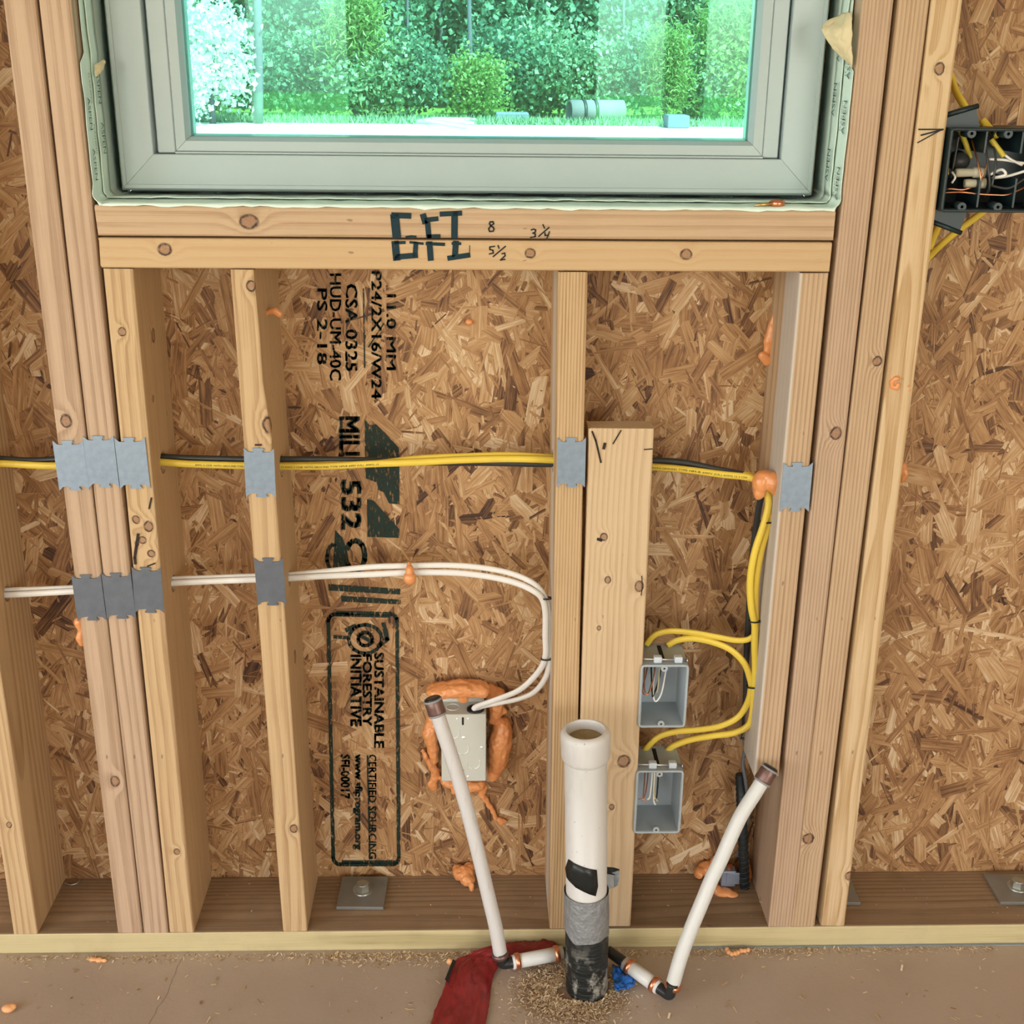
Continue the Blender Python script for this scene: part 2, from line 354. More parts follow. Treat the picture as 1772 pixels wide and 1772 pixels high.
def strands(x0, x1, z0, z1, n, seed):
    r = np.random.default_rng(seed); V = []; F = []; tone = []; UV = []
    nf = 0
    for i in range(n):
        small = i > n*.58
        L = r.uniform(.008, .045) if small else min(.2, r.gamma(4., .024)+.025); w_ = r.uniform(.0008, .0045) if small else r.uniform(.005, .024)
        a = r.normal(math.pi/2, .62) if r.random() < .72 else r.uniform(0, math.pi)
        cx, cz = r.uniform(x0, x1), r.uniform(z0, z1)
        if WX0-.03 < cx < WX1+.03 and cz > WZ0-.01: continue
        t0 = min(.92, max(.08, r.normal(.55, .15))); 
        if r.random() < .035: t0 = r.uniform(.1, .25)
        if r.random() < .05: t0 = r.uniform(.75, .9)
        tx, tz = r.normal(0, .009), r.normal(0, .022); h = r.uniform(.0, .0013)+(.0004 if small else 0)
        ca, sa = math.cos(a), math.sin(a); k = len(V)
        e = r.uniform(-.35, .35)*w_; e2 = r.uniform(-.35, .35)*w_; e3 = r.uniform(-.25, .25)*w_
        pl = [(-L/2, -w_/2), (0, -w_/2+e3*.3), (L/2+e, -w_/2), (L/2+e2+w_*.25, 0), (L/2-e, w_/2), (0, w_/2+e3*.3), (-L/2+e, w_/2), (-L/2-w_*.25+e2, 0)]
        ou, ov = r.uniform(0, 9, 2)
        for s, (p, q) in enumerate(pl):
            x = cx+p*ca-q*sa; z = cz+p*sa+q*ca; x = min(max(x, x0), x1); z = min(max(z, z0), z1)
            if cx > WX1 and z > WZ0: x = max(x, WX1)
            if cx < WX0 and z > WZ0: x = min(x, WX0)
            if WX0 < cx < WX1: z = min(z, WZ0)
            y = -h-.0006+p*tx+q*tz; y = min(-.0001, max(-.0028, y))
            V.append((x, y, z)); V.append((x, .001, z)); UV += [(p+ou, q+ov)]*2; tone += [t0, t0*.35]
        F.append(tuple(k+2*s for s in range(8)))
        for s in range(8):
            q = (s+1) % 8; F.append((k+2*s+1, k+2*q+1, k+2*q, k+2*s))
    me = mesh('wood_strands', V, F)
    at_ = me.attributes.new('tone', 'FLOAT', 'POINT'); at_.data.foreach_set('value', tone)
    ul = me.uv_layers.new(name='UVMap'); li = np.empty(len(me.loops), dtype=np.int32); me.loops.foreach_get('vertex_index', li)
    ul.data.foreach_set('uv', np.array(UV, dtype=np.float32)[li].ravel()); return me
def sheathing(b, n, seed):
    x0, x1, z0, z1 = b
    p = box('sheathing_panel', (x0, x1, 0, T_OSB, z0, z1), OSB, wf, bev=.0008)
    if n:
        s = link('wood_strands', strands(max(x0, -1.05), min(x1, 1.1), max(z0, .03), min(z1, 1.62), n, seed), STR, p); s['kind'] = 'stuff'
    return p
SEAM = -.5955
panL = sheathing((-3.0, WX0-.0101, .001, 2.55), 4600, 1)
panM = sheathing((WX0-.010, WX1+.0019, .001, WZ0), 12500, 2)
panR = sheathing((WX1+.002, 3.19, .001, 2.55), 8600, 3)
sheathing((WX0-.010, WX1, WZ1, 2.55), 0, 4)

# black ink stamped on the middle panel
def ink_mat(name, col, wear=.5, sx=120, sz=45, rough=.6, thr=.5):
    N = NT(name, rough, .3); N.color(col)
    f = N.noise(N.coord(scale=(sx, 50, sz)), 1, 4, .7)
    tr = N.n('ShaderNodeBsdfTransparent'); mx = N.n('ShaderNodeMixShader')
    N.put(mx.inputs[0], N.m('MULTIPLY', N.step(f, thr-.04, thr+.05), wear)); N.t.links.new(N.b.outputs[0], mx.inputs[1]); N.t.links.new(tr.outputs[0], mx.inputs[2])
    N.t.links.new(mx.outputs[0], N.out.inputs[0]); return N.mat
INKG = ink_mat('green_black_ink', (.012, .028, .02), .9, 320, 70, thr=.57); MARK = ink_mat('marker_ink', (.004, .026, .036), .3, 100, 100, thr=.62)
BLK = plain('black_print', (.012, .014, .012), .6)
YI = D-.0033
def PX(y): return lambda a, b: at(a, b, y)
def down(x0, y0, x1, y1, y=YI): return lambda u, v: at(x0+(x1-x0)*v, y0+(y1-y0)*u, y)   # text reading downwards
I = Ink()
for t, b in (('P24/2X16/W24', (643, 470, 660, 690)), ('11.0 MM', (669, 510, 685, 640)), ('CSA 0325', (598, 492, 618, 642)), ('HUD-UM-40C', (571, 474, 590, 658)),
             ('PS 2-18', (549, 500, 566, 630)), ('MILL', (588, 722, 621, 800)), ('532', (591, 832, 624, 915)), ('SUSTAINABLE', (648, 1130, 664, 1294)),
             ('FORESTRY', (628, 1133, 643, 1256)), ('INITIATIVE', (607, 1134, 625, 1256)), ('CERTIFIED SOURCING', (638, 1306, 651, 1486)),
             ('www.sfiprogram.org', (611, 1306, 627, 1470)), ('SFI-00017', (590, 1306, 605, 1382))):
    I.text(t, down(*b), bold=.05 if b[3]-b[1] < 200 and b[0] in (588, 591, 648, 628, 607, 611, 590) else .03)
f = PX(YI)
I.stroke([(629, 500), (631, 636)], 2.5, f); I.stroke([(664, 560), (638, 600)], 2.5, f); I.stroke([(590, 726), (592, 800)], 5, f)
I.stroke([(636, 1308), (640, 1486)], 3, f)
I.poly([(631, 726), (640, 736), (651, 734), (690, 775), (691, 800), (632, 800)], f); I.poly([(632, 806), (691, 806), (691, 873), (673, 871), (664, 852), (655, 848), (652, 835), (633, 828)], f)
I.poly([(635, 864), (646, 866), (691, 916), (691, 931), (636, 929)], f)
I.poly([(580, 917), (592, 930), (600, 950), (606, 985), (602, 990), (576, 990), (578, 950)], f)
for cx, cy, r1, r2 in ((615, 962, 26, 15),):
    pts = [(cx+math.cos(t)*r1*.62, cy+math.sin(t)*r1) for t in np.linspace(-2.6, 2.8, 16)]
    I.stroke(pts, 9, f)
pts = [(577+math.cos(t)*11, 965+math.sin(t)*22) for t in np.linspace(1.2, 5.0, 10)]; I.stroke(pts, 6, f)
I.poly([(568, 1011), (693, 1019), (692, 1029), (569, 1022)], f); I.poly([(590, 1031), (693, 1038), (693, 1046), (591, 1041)], f)
def rr(x0, y0, x1, y1, r, lean=9):
    P = []
    for cx, cy, a0 in ((x0+r, y0+r, 180), (x1-r, y0+r, 270), (x1-r, y1-r, 0), (x0+r, y1-r, 90)):
        for k in range(5):
            an = math.radians(a0+22.5*k); yy = cy+math.sin(an)*r; P.append((cx+math.cos(an)*r+lean*(yy-y0)/(y1-y0)*(1 if cx < (x0+x1)/2 else .35), yy))
    return P+[P[0]]
I.stroke(rr(568, 1063, 687, 1496, 12), 6.5, f); I.stroke([(585, 1062), (672, 1064)], 10, f); I.stroke([(595, 1494), (680, 1494)], 10, f)
for r_ in (26, 12):
    I.stroke([(632+math.cos(t)*r_*(1.1 if r_ > 20 else 1), 1106+math.sin(t)*r_*.95) for t in np.linspace(0, 6.283, 17)], 6, f)
I.stroke([(600, 1090), (614, 1084)], 8, f); I.stroke([(579, 1102), (605, 1104)], 6, f); I.stroke([(664, 1080), (670, 1106), (655, 1118)], 8, f); I.stroke([(620, 1098), (645, 1112)], 6, f)
k = I.build('ink_stamp', INKG); world_child(k, wf); k['label'] = 'black-green grade stamp printed down the board'
k.parent = None; k.matrix_parent_inverse = Matrix(); k.parent = panM; k.matrix_parent_inverse = Matrix.Translation((0, -D, 0))

# ------------------------------------------------------------------ framing
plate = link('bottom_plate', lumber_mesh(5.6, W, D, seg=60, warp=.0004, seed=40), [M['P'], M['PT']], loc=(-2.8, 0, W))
plate.rotation_euler = (0, math.radians(90), 0)
tag(plate, 'greenish pressure-treated bottom plate running along the floor under all the studs', 'plate')
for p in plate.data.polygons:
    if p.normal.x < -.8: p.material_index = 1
tag(box('sill_gasket', (.22, 2.7, -.004, .1, .0, .0015), plain('grey_foam_gasket', (.27, .31, .33), .7)), 'thin grey foam gasket peeking from under the bottom plate at right', 'gasket')
ZT = 2.55
def wanD(t): return (0, .008 if t > .96 else (.006 if t > .82 else 0))
sS = stud('wall_stud', (-62, 1000), (29, 1614), W, ZT, M['S'], 'lone stud at the far left edge, its grainy foot in the corner of the bay', w=W, seed=1)
sS.location.x = at(65, 1613, 0).x-W
sA = stud('wall_stud', (5, 0), (203, 1612), W, ZT, M['A'], 'left stud of the tight group of three, dark round knot above its nail plate', seed=2)
sB = stud('wall_stud', (66, 0), (248, 1612), W, ZT, M['B'], 'middle stud of the tight group of three left of the window', seed=3)
sC = stud('cripple_stud', (177, 466), (293, 1611), W, SILL0-.001, M['C'], 'short stud under the left end of the sill, knotty patch between its nail plates', seed=4)
sD = stud('cripple_stud', (398, 466), (490, 1610), W, SILL0-.001, M['D'], 'short yellow stud alone between the left group and the stamped board', seed=5, wane=wanD)
sE = stud('cripple_stud', (966, 472), (951, 1604), W, SILL0-.002, M['E'], 'short fine-grained stud behind the left side of the white drain pipe', seed=6, warp=.0002)
sG = stud('cripple_stud', (1389.5, 474), (1309, 1342), .315, SILL0-.001, M['G'], 'short stud cut off above the floor, nail plate on it right of the orange foam', seed=7, warp=.0002)
sH = stud('wall_stud', (1493, 0), (1329.5, 1603), W, ZT, M['H'], 'reddish full-height stud directly right of the window, round knot halfway up', seed=8, warp=.0002)
sJ = stud('wall_stud', (1555, 0), (1369, 1603), W, ZT, M['J'], 'second full-height stud right of the window, oval knot near its foot', seed=9, warp=.0002)
sK = stud('wall_stud', (1612, 0), (1421, 1600), W+.0005, ZT, M['K'], 'pale wavy-grained full-height stud beside the dark switch box', seed=10)
sG.location.x = at(1437, 474, 0).x-W-.002-.0; 
bF = stud('backing_board', (1014, 742), (990.5, 1602), .0425, .859, M['F'], 'flat pale rough board nailed beside the centre stud, its top end sawn below the sill', 'board', w=.0885, d=.038, seed=11, warp=.0003)
a = at(172, 430, 0).x; b = at(1441, 430, 0).x
for nm, z, m_, lab in (('window_sill_plate', SILL0+W, 'L2', 'lower of the two horizontal sill boards under the window, three round knots'), ('window_sill_plate', SILL0+2*W+.0022, 'L1', 'upper of the two horizontal sill boards, directly under the window membrane')):
    o = link(nm, lumber_mesh(b-a-.001, W, D, seg=30, warp=.0003, seed=12+z), M[m_], loc=(a, 0, z)); o.rotation_euler = (0, math.radians(90), 0); tag(o, lab, 'sill plate')
# centre-line of each cable row as it passes the framing
YC, YW = .062, .060
for o, px, rr_ in ((sA, (150, 797), .017), (sB, (190, 797), .017), (sC, (262, 799), .017), (sD, (480, 806), .0165), (sE, (955, 797), .0165)):
    p = at(px[0], px[1], YC); drill(o, (o.location.x+.02+(at(177, 466, 0).x-at(293, 1611, 0).x)*0, YC, p.z), rr_)
for o, px in ((sS, (14, 1026)), (sA, (150, 1018)), (sB, (190, 1016)), (sC, (284, 1010)), (sD, (492, 1000))):
    p = at(px[0], px[1], YW); drill(o, (o.location.x+.02, YW, p.z), .013)

# marker writing on the sill boards (photo strokes)
I = Ink(); f = lambda a, b: at(640+a/4.922, 340+b/4.922, -.0009)
for P, w_ in ([[(200, 160), (335, 165)], 42], [[(212, 175), (228, 330)], 62], [[(455, 165), (470, 215)], 44], [[(480, 200), (570, 190)], 34], [[(490, 210), (502, 340)], 38], [[(500, 340), (590, 338)], 28],
              [[(610, 150), (770, 142)], 36], [[(722, 150), (720, 338)], 46], [[(310, 345), (350, 340), (390, 342)], 16]): I.stroke(P, w_*1.2, f)
for P, w_ in ([[(215, 395), (295, 392)], 22], [[(216, 400), (228, 525)], 52], [[(225, 515), (392, 502)], 40], [[(345, 390), (450, 402)], 18], [[(392, 400), (385, 500)], 34],
              [[(485, 402), (630, 408)], 24], [[(508, 400), (518, 530)], 42], [[(705, 400), (770, 402)], 20], [[(732, 395), (725, 500)], 42], [[(675, 525), (840, 500)], 36], [[(850, 418), (848, 500)], 5]): I.stroke(P, w_*1.2, f)
k1 = I.build('marker_writing', MARK)
I2 = Ink()
I2.stroke([(1050, 262), (1030, 250), (1018, 232), (1025, 217), (1048, 215), (1055, 232), (1030, 250), (1012, 275), (1020, 298), (1050, 296), (1058, 275), (1045, 258)], 13, f)
for P in ([(1375, 285), (1395, 278), (1412, 285), (1408, 305), (1388, 312), (1410, 322), (1408, 342), (1368, 350)], [(1474, 240), (1488, 270)], [(1438, 340), (1526, 264)], [(1492, 310), (1492, 332), (1522, 330)], [(1530, 300), (1505, 366)],
          [(1062, 425), (1022, 430), (1022, 452), (1048, 458), (1052, 482), (1018, 490)], [(1092, 418), (1100, 442)], [(1050, 512), (1155, 425)], [(1125, 488), (1148, 482), (1152, 505), (1112, 542), (1150, 535)]): I2.stroke(P, 12, f)
k2 = I2.build('pencil_figures', BLK); k2['kind'] = 'stuff'
sillU = [o for o in COL.objects if o.name.startswith('window_sill_plate')][1]; bpy.context.view_layer.update()
def child_keep(o, p):
    o.parent = p; o.matrix_parent_inverse = p.matrix_world.inverted()
bpy.context.view_layer.update()
for k, l in ((k1, 'thick dark teal marker writing'), (k2, 'small handwritten figures 8, 3 1/4 and 5 1/2')): child_keep(k, sillU); k['label'] = l
I = Ink(); f = PX(-.0012)
I.stroke([(1590, 224), (1632, 224)], 2.6, f); I.stroke([(1594, 234), (1632, 224)], 2.8, f); I.stroke([(1588, 247), (1630, 224)], 2, f)
k = I.build('pencil_mark', BLK); child_keep(k, sK); k['label'] = 'black arrow drawn towards the switch box'

bF.location.x = sE.location.x+W+.0016-(at(966, 472, 0).x-at(951, 1604, 0).x)*0
CRK = plain('dark_split', (.035, .02, .014), .8)
for brd, strokes in ((bF, (([(1020, 747), (1026, 762), (1030, 778), (1035, 800)], 3.2), ([(1070, 745), (1062, 758), (1056, 768)], 2.2), ([(1042, 768), (1040, 776)], 5), ([(1106, 997), (1107, 1015), (1105, 1030)], 1.6), ([(1030, 933), (1036, 935)], 5), ([(1110, 778), (1124, 777)], 2))),
                     (sC, (([(239, 925), (236, 945), (233, 965), (234, 975)], 5), ([(262, 862), (258, 880)], 3), ([(255, 980), (268, 975)], 2.5))), (sD, (([(442, 770), (452, 770)], 3),))):
    I = Ink()
    for P, w_ in strokes: I.stroke(P, w_, PX(-.0012))
    k = I.build('bark_split', CRK); k['kind'] = 'stuff'; child_keep(k, brd)

# ------------------------------------------------------------------ nail plates
STEEL = plain('galvanised_steel', (.27, .34, .42), .4, metal=.35, var=.22, vs=110)
STEELD = plain('galvanised_steel_dull', (.16, .18, .21), .34, metal=.45, var=.28, vs=60)
def nail_plate_bm(w_, h_):
    t = .0048
    P = [(-.5, .5-t/h_*.2), (-.5, .5), (-.36, .5-.075), (-.18, .5-.085), (-.18, .5-.04), (-.22, .5-.04), (-.22, .5), (.16, .5), (.16, .5-.04), (.12, .5-.04), (.12, .5-.085), (.36, .5-.075), (.5, .5)]
    Q = P+[(-x, -y) for (x, y) in P]
    seen = []
    for p in Q:
        if not seen or (abs(p[0]-seen[-1][0])+abs(p[1]-seen[-1][1])) > 1e-6: seen.append(p)
    bm = extrude_poly([(x*w_, y*h_) for x, y in seen], lambda u, v, d: Vector((u, -d, v)), .0013)
    return bm
for (x0, y0, x1, y1, up, lab) in (
    (95, 762, 152, 848, 1, 'upper row nail plate on the left stud of the tight group'), (147, 754, 204, 843, 1, 'upper row nail plate on the middle stud of the tight group'),
    (202, 757, 257, 845, 1, 'upper row nail plate on the stud under the left sill end'), (422, 775, 478, 860, 1, 'upper nail plate on the lone yellow stud, just below its big knot'),
    (964, 757, 1013, 843, 1, 'nail plate on the centre stud beside the flat board'), (1351, 800, 1404, 885, 1, 'nail plate right of the double orange foam lump'),
    (128, 994, 181, 1073, 0, 'dull nail plate by the white cable, on the left stud of the tight group'), (180, 991, 232, 1070, 0, 'dull nail plate by the white cable, on the middle stud of the tight group'),
    (230, 981, 283, 1060, 0, 'dull nail plate by the white cable, on the right stud of the tight group'), (443, 965, 493, 1047, 0, 'dull nail plate by the white cable, on the lone yellow stud')):
    A, B = at(x0, (y0+y1)/2, -.001), at(x1, (y0+y1)/2, -.001); T, Bm = at((x0+x1)/2, y0, -.001), at((x0+x1)/2, y1, -.001)
    o = link('nail_plate', frombm(nail_plate_bm(min(B.x-A.x, .0405), T.z-Bm.z), 'nail_plate'), STEEL if up else STEELD, loc=((A.x+B.x)/2, -.0012, (T.z+Bm.z)/2))
    o.rotation_euler = (math.radians(random.uniform(-.6, .2)), math.radians(random.uniform(-1.2, 1.2)), 0); tag(o, 'steel '+lab, 'nail plate')

# ------------------------------------------------------------------ window
def vinyl_mat():
    N = NT('white_vinyl', .38, .45); f = N.noise(N.coord(scale=(3, 3, 3)), 3, 3); g = N.noise(N.coord(scale=(4, 300, 300)), 1, 3)
    N.color(N.mix(N.m('MULTIPLY', N.step(g, .62, .8), .2), N.mix(f, (.39, .47, .47), (.44, .52, .515)), (.32, .36, .34))); return N.mat
VIN = vinyl_mat()
YF = .078
c1 = at(205, 326, YF); c2 = at(1402, 342, YF); fz0 = (c1.z+c2.z)/2; fx0 = at(195, 180, YF).x; fx1 = at(1421, 180, YF).x; fz1 = 2.19
win = thing('window_1', ((fx0+fx1)/2, YF, fz0), None, None); win['kind'] = 'structure'
def wchild(o): world_child(o, win); return o
# frame: four mitred members swept round the opening
def frame_member(name, prof, rect, side, mat):
    """prof: closed list of (inset, y) ; rect x0,x1,z0,z1 ; side in l,r,b,t, mitred ends"""
    x0, x1, z0, z1 = rect; v = []; n = len(prof); g = .00025
    for end in (0, 1):
        for (i, y) in prof:
            if side == 'b': v.append((x0+i+g if end == 0 else x1-i-g, y, z0+i))
            if side == 't': v.append((x0+i+g if end == 0 else x1-i-g, y, z1-i))
            if side == 'l': v.append((x0+i, y, z0+i+g if end == 0 else z1-i-g))
            if side == 'r': v.append((x1-i, y, z0+i+g if end == 0 else z1-i-g))
    bm = bmesh.new(); V = [bm.verts.new(q) for q in v]
    for s in range(n): bm.faces.new((V[s], V[(s+1) % n], V[n+(s+1) % n], V[n+s]))
    bm.faces.new(V[:n]); bm.faces.new(V[n:])
    return wchild(link(name, frombm(bm, name), mat))
fw = .046
prof = [(0, YF+.006), (.003, YF), (.0075, YF), (.008, YF+.002), (fw-.001, YF+.0), (fw, YF+.001), (fw, YF+.0725), (0, YF+.0725)]
for s in 'brlt': frame_member('window_frame', prof, (fx0, fx1, fz0, fz1), s, VIN)
for s in 'blrt': frame_member('nail_flange', [(-.05, D+.0118), (.004, D+.0118), (.004, D+.0132), (-.05, D+.0132)], (fx0, fx1, fz0, fz1), s, VIN)
gx0 = at(297, 235, YF+.03).x; gx1 = at(1334, 160, YF+.03).x
ix0, ix1, iz0 = fx0+fw, fx1-fw, fz0+fw
# side jamb liners (sash stiles) set back from the frame with a shadow groove, then a glazing bead all round
for (a_, b_) in ((ix0+.004, ix0+.027), (ix1-.023, ix1-.003)):
    wchild(box('sash_stile', (a_, b_, YF+.008, YF+.06, iz0+.001, fz1-fw-.001), VIN, bev=.0012))
wchild(box('sash_rail', (ix0+.027, ix1-.023, YF+.004, YF+.058, iz0+.0005, iz0+.003), VIN, bev=.0005))
bead = [(0, YF+.009), (.001, YF+.008), (.013, YF+.0085), (.018, YF+.018), (.018, YF+.026), (0, YF+.026)]
for s in 'blrt': frame_member('glazing_bead', bead, (ix0+.0275, ix1-.0235, iz0+.0032, fz1-fw-.003), s, VIN)
spx = (ix0+.0275+.0165, ix1-.0235-.0165, iz0+.0032+.0165, fz1-fw-.003-.0165)
SPC = plain('spacer_bar', (.62, .62, .58), .4, metal=.3)
for s in 'blrt': frame_member('spacer_bar', [(0, YF+.0275), (.004, YF+.0275), (.004, YF+.0435), (0, YF+.0435)], spx, s, SPC)
exf = [(0, YF+.046), (.020, YF+.048), (.020, YF+.075), (0, YF+.075)]
EXM = plain('exterior_vinyl', (.78, .74, .62), .5)
for s in 'blrt': frame_member('exterior_trim', exf, (ix0+.02, ix1-.012, iz0+.0, fz1-fw), s, EXM)
G = NT('window_glass', .0); tr = G.n('ShaderNodeBsdfTransparent'); tr.inputs[0].default_value = (.77, .965, .94, 1)
gl = G.n('ShaderNodeBsdfGlossy'); gl.inputs['Roughness'].default_value = .0; gl.inputs[0].default_value = (.55, .95, 1, 1)
fr = G.n('ShaderNodeFresnel'); fr.inputs[0].default_value = 1.7; mx = G.n('ShaderNodeMixShader')
G.t.links.new(fr.outputs[0], mx.inputs[0]); G.t.links.new(tr.outputs[0], mx.inputs[1]); G.t.links.new(gl.outputs[0], mx.inputs[2]); G.t.links.new(mx.outputs[0], G.out.inputs[0])
for y in (YF+.0268, YF+.044):
    wchild(box('glass_pane', (spx[0]-.004, spx[1]+.004, y, y+.0006, spx[2]-.004, spx[3]+.004), G.mat))

# ------------------------------------------------------------------ flashing membrane lining the rough opening
FILM = NT('flashing_membrane', .45, .4); _b = FILM.noise(FILM.coord(scale=(30, 30, 30)), 1, 3)
FILM.color(FILM.mix(FILM.noise(FILM.coord(), 6, 2), (.70, .86, .76), (.78, .88, .77))); FILM.bump(_b, .5, .003); FILM = FILM.mat
BACK = plain('membrane_backing', (.66, .56, .34), .55, var=.2, vs=30)
jl = lambda z: sB.location.x+W+(at(66, 0, 0).x-at(248, 1612, 0).x)/(at(66, 0, 0).z-at(248, 1612, 0).z)*(z-W)+.0012
jr = lambda z: sH.location.x+(at(1493, 0, 0).x-at(1329.5, 1603, 0).x)/(at(1493, 0, 0).z-at(1329.5, 1603, 0).z)*(z-W)-.0012
zt = SILLTOP+.0015
def film(lap=False):
    path = []; r = .012
    for k in range(40): z = 1.62-(1.62-zt-r)*k/39; path.append((jl(z), z, (1, 0)))
    for k in range(1, 6):
        a = math.pi*(1+k*.1); path.append((jl(zt)+r+math.cos(a)*r, zt+r+math.sin(a)*r, (-math.cos(a), -math.sin(a))))
    x0, x1 = jl(zt)+r, jr(zt)-r
    for k in range(90): path.append((x0+(x1-x0)*k/89, zt, (0, 1)))
    for k in range(1, 6):
        a = math.pi*(1.5+k*.1); path.append((jr(zt)-r+math.cos(a)*r, zt+r+math.sin(a)*r, (-math.cos(a), -math.sin(a))))
    for k in range(40): z = zt+r+(1.62-zt-r)*k/39; path.append((jr(z), z, (-1, 0)))
    ys = [0, .001, .004, .012, .02, .028, .034, .038, .05, .065, .08, .1, .13]; v = []; f = []
    if lap: ys = [.0, .002, .010, .022, .036]
    for i, (x, z, n) in enumerate(path):
        rag = mnoise.noise(Vector((i*.35, 3, 1)))*.0035+mnoise.noise(Vector((i*1.3, 7, 1)))*.0016
        y0 = -.0022+rag*.25
        left, right = x < -.4 and z > zt+.02, x > .2 and z > zt+.02
        if left: y0 = .004+rag if z < 1.325 else .0215+rag*.3
        if right: y0 = .0+rag*.8 if z < 1.325 else .030
        bottom = abs(n[1]) > .9
        if lap:
            for j, y in enumerate(ys):
                yy = .0345+y+rag*.35*(1-y/.036)+(.0 if not bottom else -.006)
                lf = .0042+abs(mnoise.noise(Vector((i*.3, 8, 5))))*.0022-(y/.036)*.0016
                v.append((x+n[0]*lf, yy, z+n[1]*lf))
            continue
        for j, y in enumerate(ys):
            yy = y0+(.13-y0)*(y/.13)
            lift = .0009+abs(mnoise.noise(Vector((i*.22, y*40, 5))))*.0022*(1 if y > .003 else .2)
            lift += .0012*math.exp(-((y-.034)/.004)**2)*(.5+abs(mnoise.noise(Vector((i*.3, 2, 5)))))
            dz = 0
            if bottom and j == 0: dz = -.0035-rag*.9; 
            if bottom and j == 1: dz = -.0005
            if bottom and j == 0: yy = -.0035
            v.append((x+n[0]*lift, yy, z+n[1]*lift+dz))
    m_ = len(ys)
    for i in range(len(path)-1):
        for j in range(m_-1): f.append((i*m_+j, (i+1)*m_+j, (i+1)*m_+j+1, i*m_+j+1))
    return mesh('flashing_membrane', v, f, True)
fm = link('flashing_membrane', film(), FILM); md = fm.modifiers.new('s', 'SOLIDIFY'); md.thickness = .0007; md.offset = 1
lapm = link('membrane_lap', film(True), FILM); md = lapm.modifiers.new('s', 'SOLIDIFY'); md.thickness = .0012; md.offset = 1; child_keep(lapm, fm)
tag(fm, 'mint-white printed flashing membrane lining the sill and jambs around the window', 'membrane')
# folded-back flaps
def wr_tex(): t = bpy.data.textures.new('wrinkle', 'CLOUDS'); t.noise_scale = .018; return t
def flap(name, P, lab, mats=BACK):
    n = len(P[0]); v = [p for row in P for p in row]; f = [(i*n+j, i*n+j+1, (i+1)*n+j+1, (i+1)*n+j) for i in range(len(P)-1) for j in range(n-1)]
    o = link(name, mesh(name, v, f, True), mats); md = o.modifiers.new('s', 'SUBSURF'); md.levels = md.render_levels = 3
    md = o.modifiers.new('t', 'SOLIDIFY'); md.thickness = .0006; md = o.modifiers.new('d', 'DISPLACE'); md.texture = bpy.data.textures.get('wrinkle') or wr_tex(); md.strength = .008; md.mid_level = .5; child_keep(o, fm); o['label'] = lab
flap('curled_flap', [[at(1472, 22, .0), at(1462, 24, .018), at(1440, 30, .03), at(1424, 38, .032)], [at(1474, 45, -.004), at(1460, 48, .0), at(1440, 50, .012), at(1420, 55, .022)],
                     [at(1474, 70, -.005), at(1462, 74, -.002), at(1448, 78, .006), at(1436, 80, .012)], [at(1474, 95, -.004), at(1466, 98, -.001), at(1460, 98, .004), at(1452, 95, .01)],
                     [at(1475, 120, -.001), at(1474, 118, .0), at(1472, 115, .003), at(1468, 112, .006)]], 'torn corner of membrane curled back, tan backing showing')
flap('curled_flap', [[at(182, 103, .05), at(175, 105, .04), at(162, 112, .03)], [at(183, 112, .045), at(174, 118, .028), at(163, 125, .022)], [at(176, 124, .034), at(170, 132, .026), at(165, 136, .022)]], 'small torn fold of membrane showing tan backing')
# print on the membrane
PR = ink_mat('membrane_print', (.03, .07, .06), .6, 300, 300, thr=.6); I = Ink()
def on_left(y0, z0, L, h, txt):
    I.text(txt, lambda u, v: Vector((jl(z0-L*u)+(.0042 if y0 < .034 else .0088), y0+h*v, z0-L*u)), .01)
def on_right(y0, z0, L, h, txt):
    I.text(txt, lambda u, v: Vector((jr(z0-L*(1-u))-(.0042 if y0 < .034 else .0088), y0+h*v, z0-L*(1-u))), .01)
def on_sill(x0, y0, L, h, txt):
    I.text(txt, lambda u, v: Vector((x0+L*(1-u), y0+h*(1-v), zt+.0088)), .01)
for z0 in (1.275, 1.215): on_left(.008, z0, .038, .010, 'ASPEN'); on_left(.038, z0+.03, .038, .012, 'ASPEN'); on_left(.022, z0+.028, .035, .004, 'FLASHING')
for z0 in (1.345, 1.28, 1.20): on_right(.006, z0, .04, .012, 'ASPEN'); on_right(.040, z0+.02, .04, .014, 'ASPEN'); on_right(.022, z0+.0, .036, .004, 'FLASHING')
for k in range(9): on_sill(-.47+k*.095, .045, .032, .018, 'ASPEN'); on_sill(-.46+k*.095, .037, .03, .006, 'FLASHING')
pr = I.build('membrane_print', PR); pr['kind'] = 'stuff'; child_keep(pr, fm)

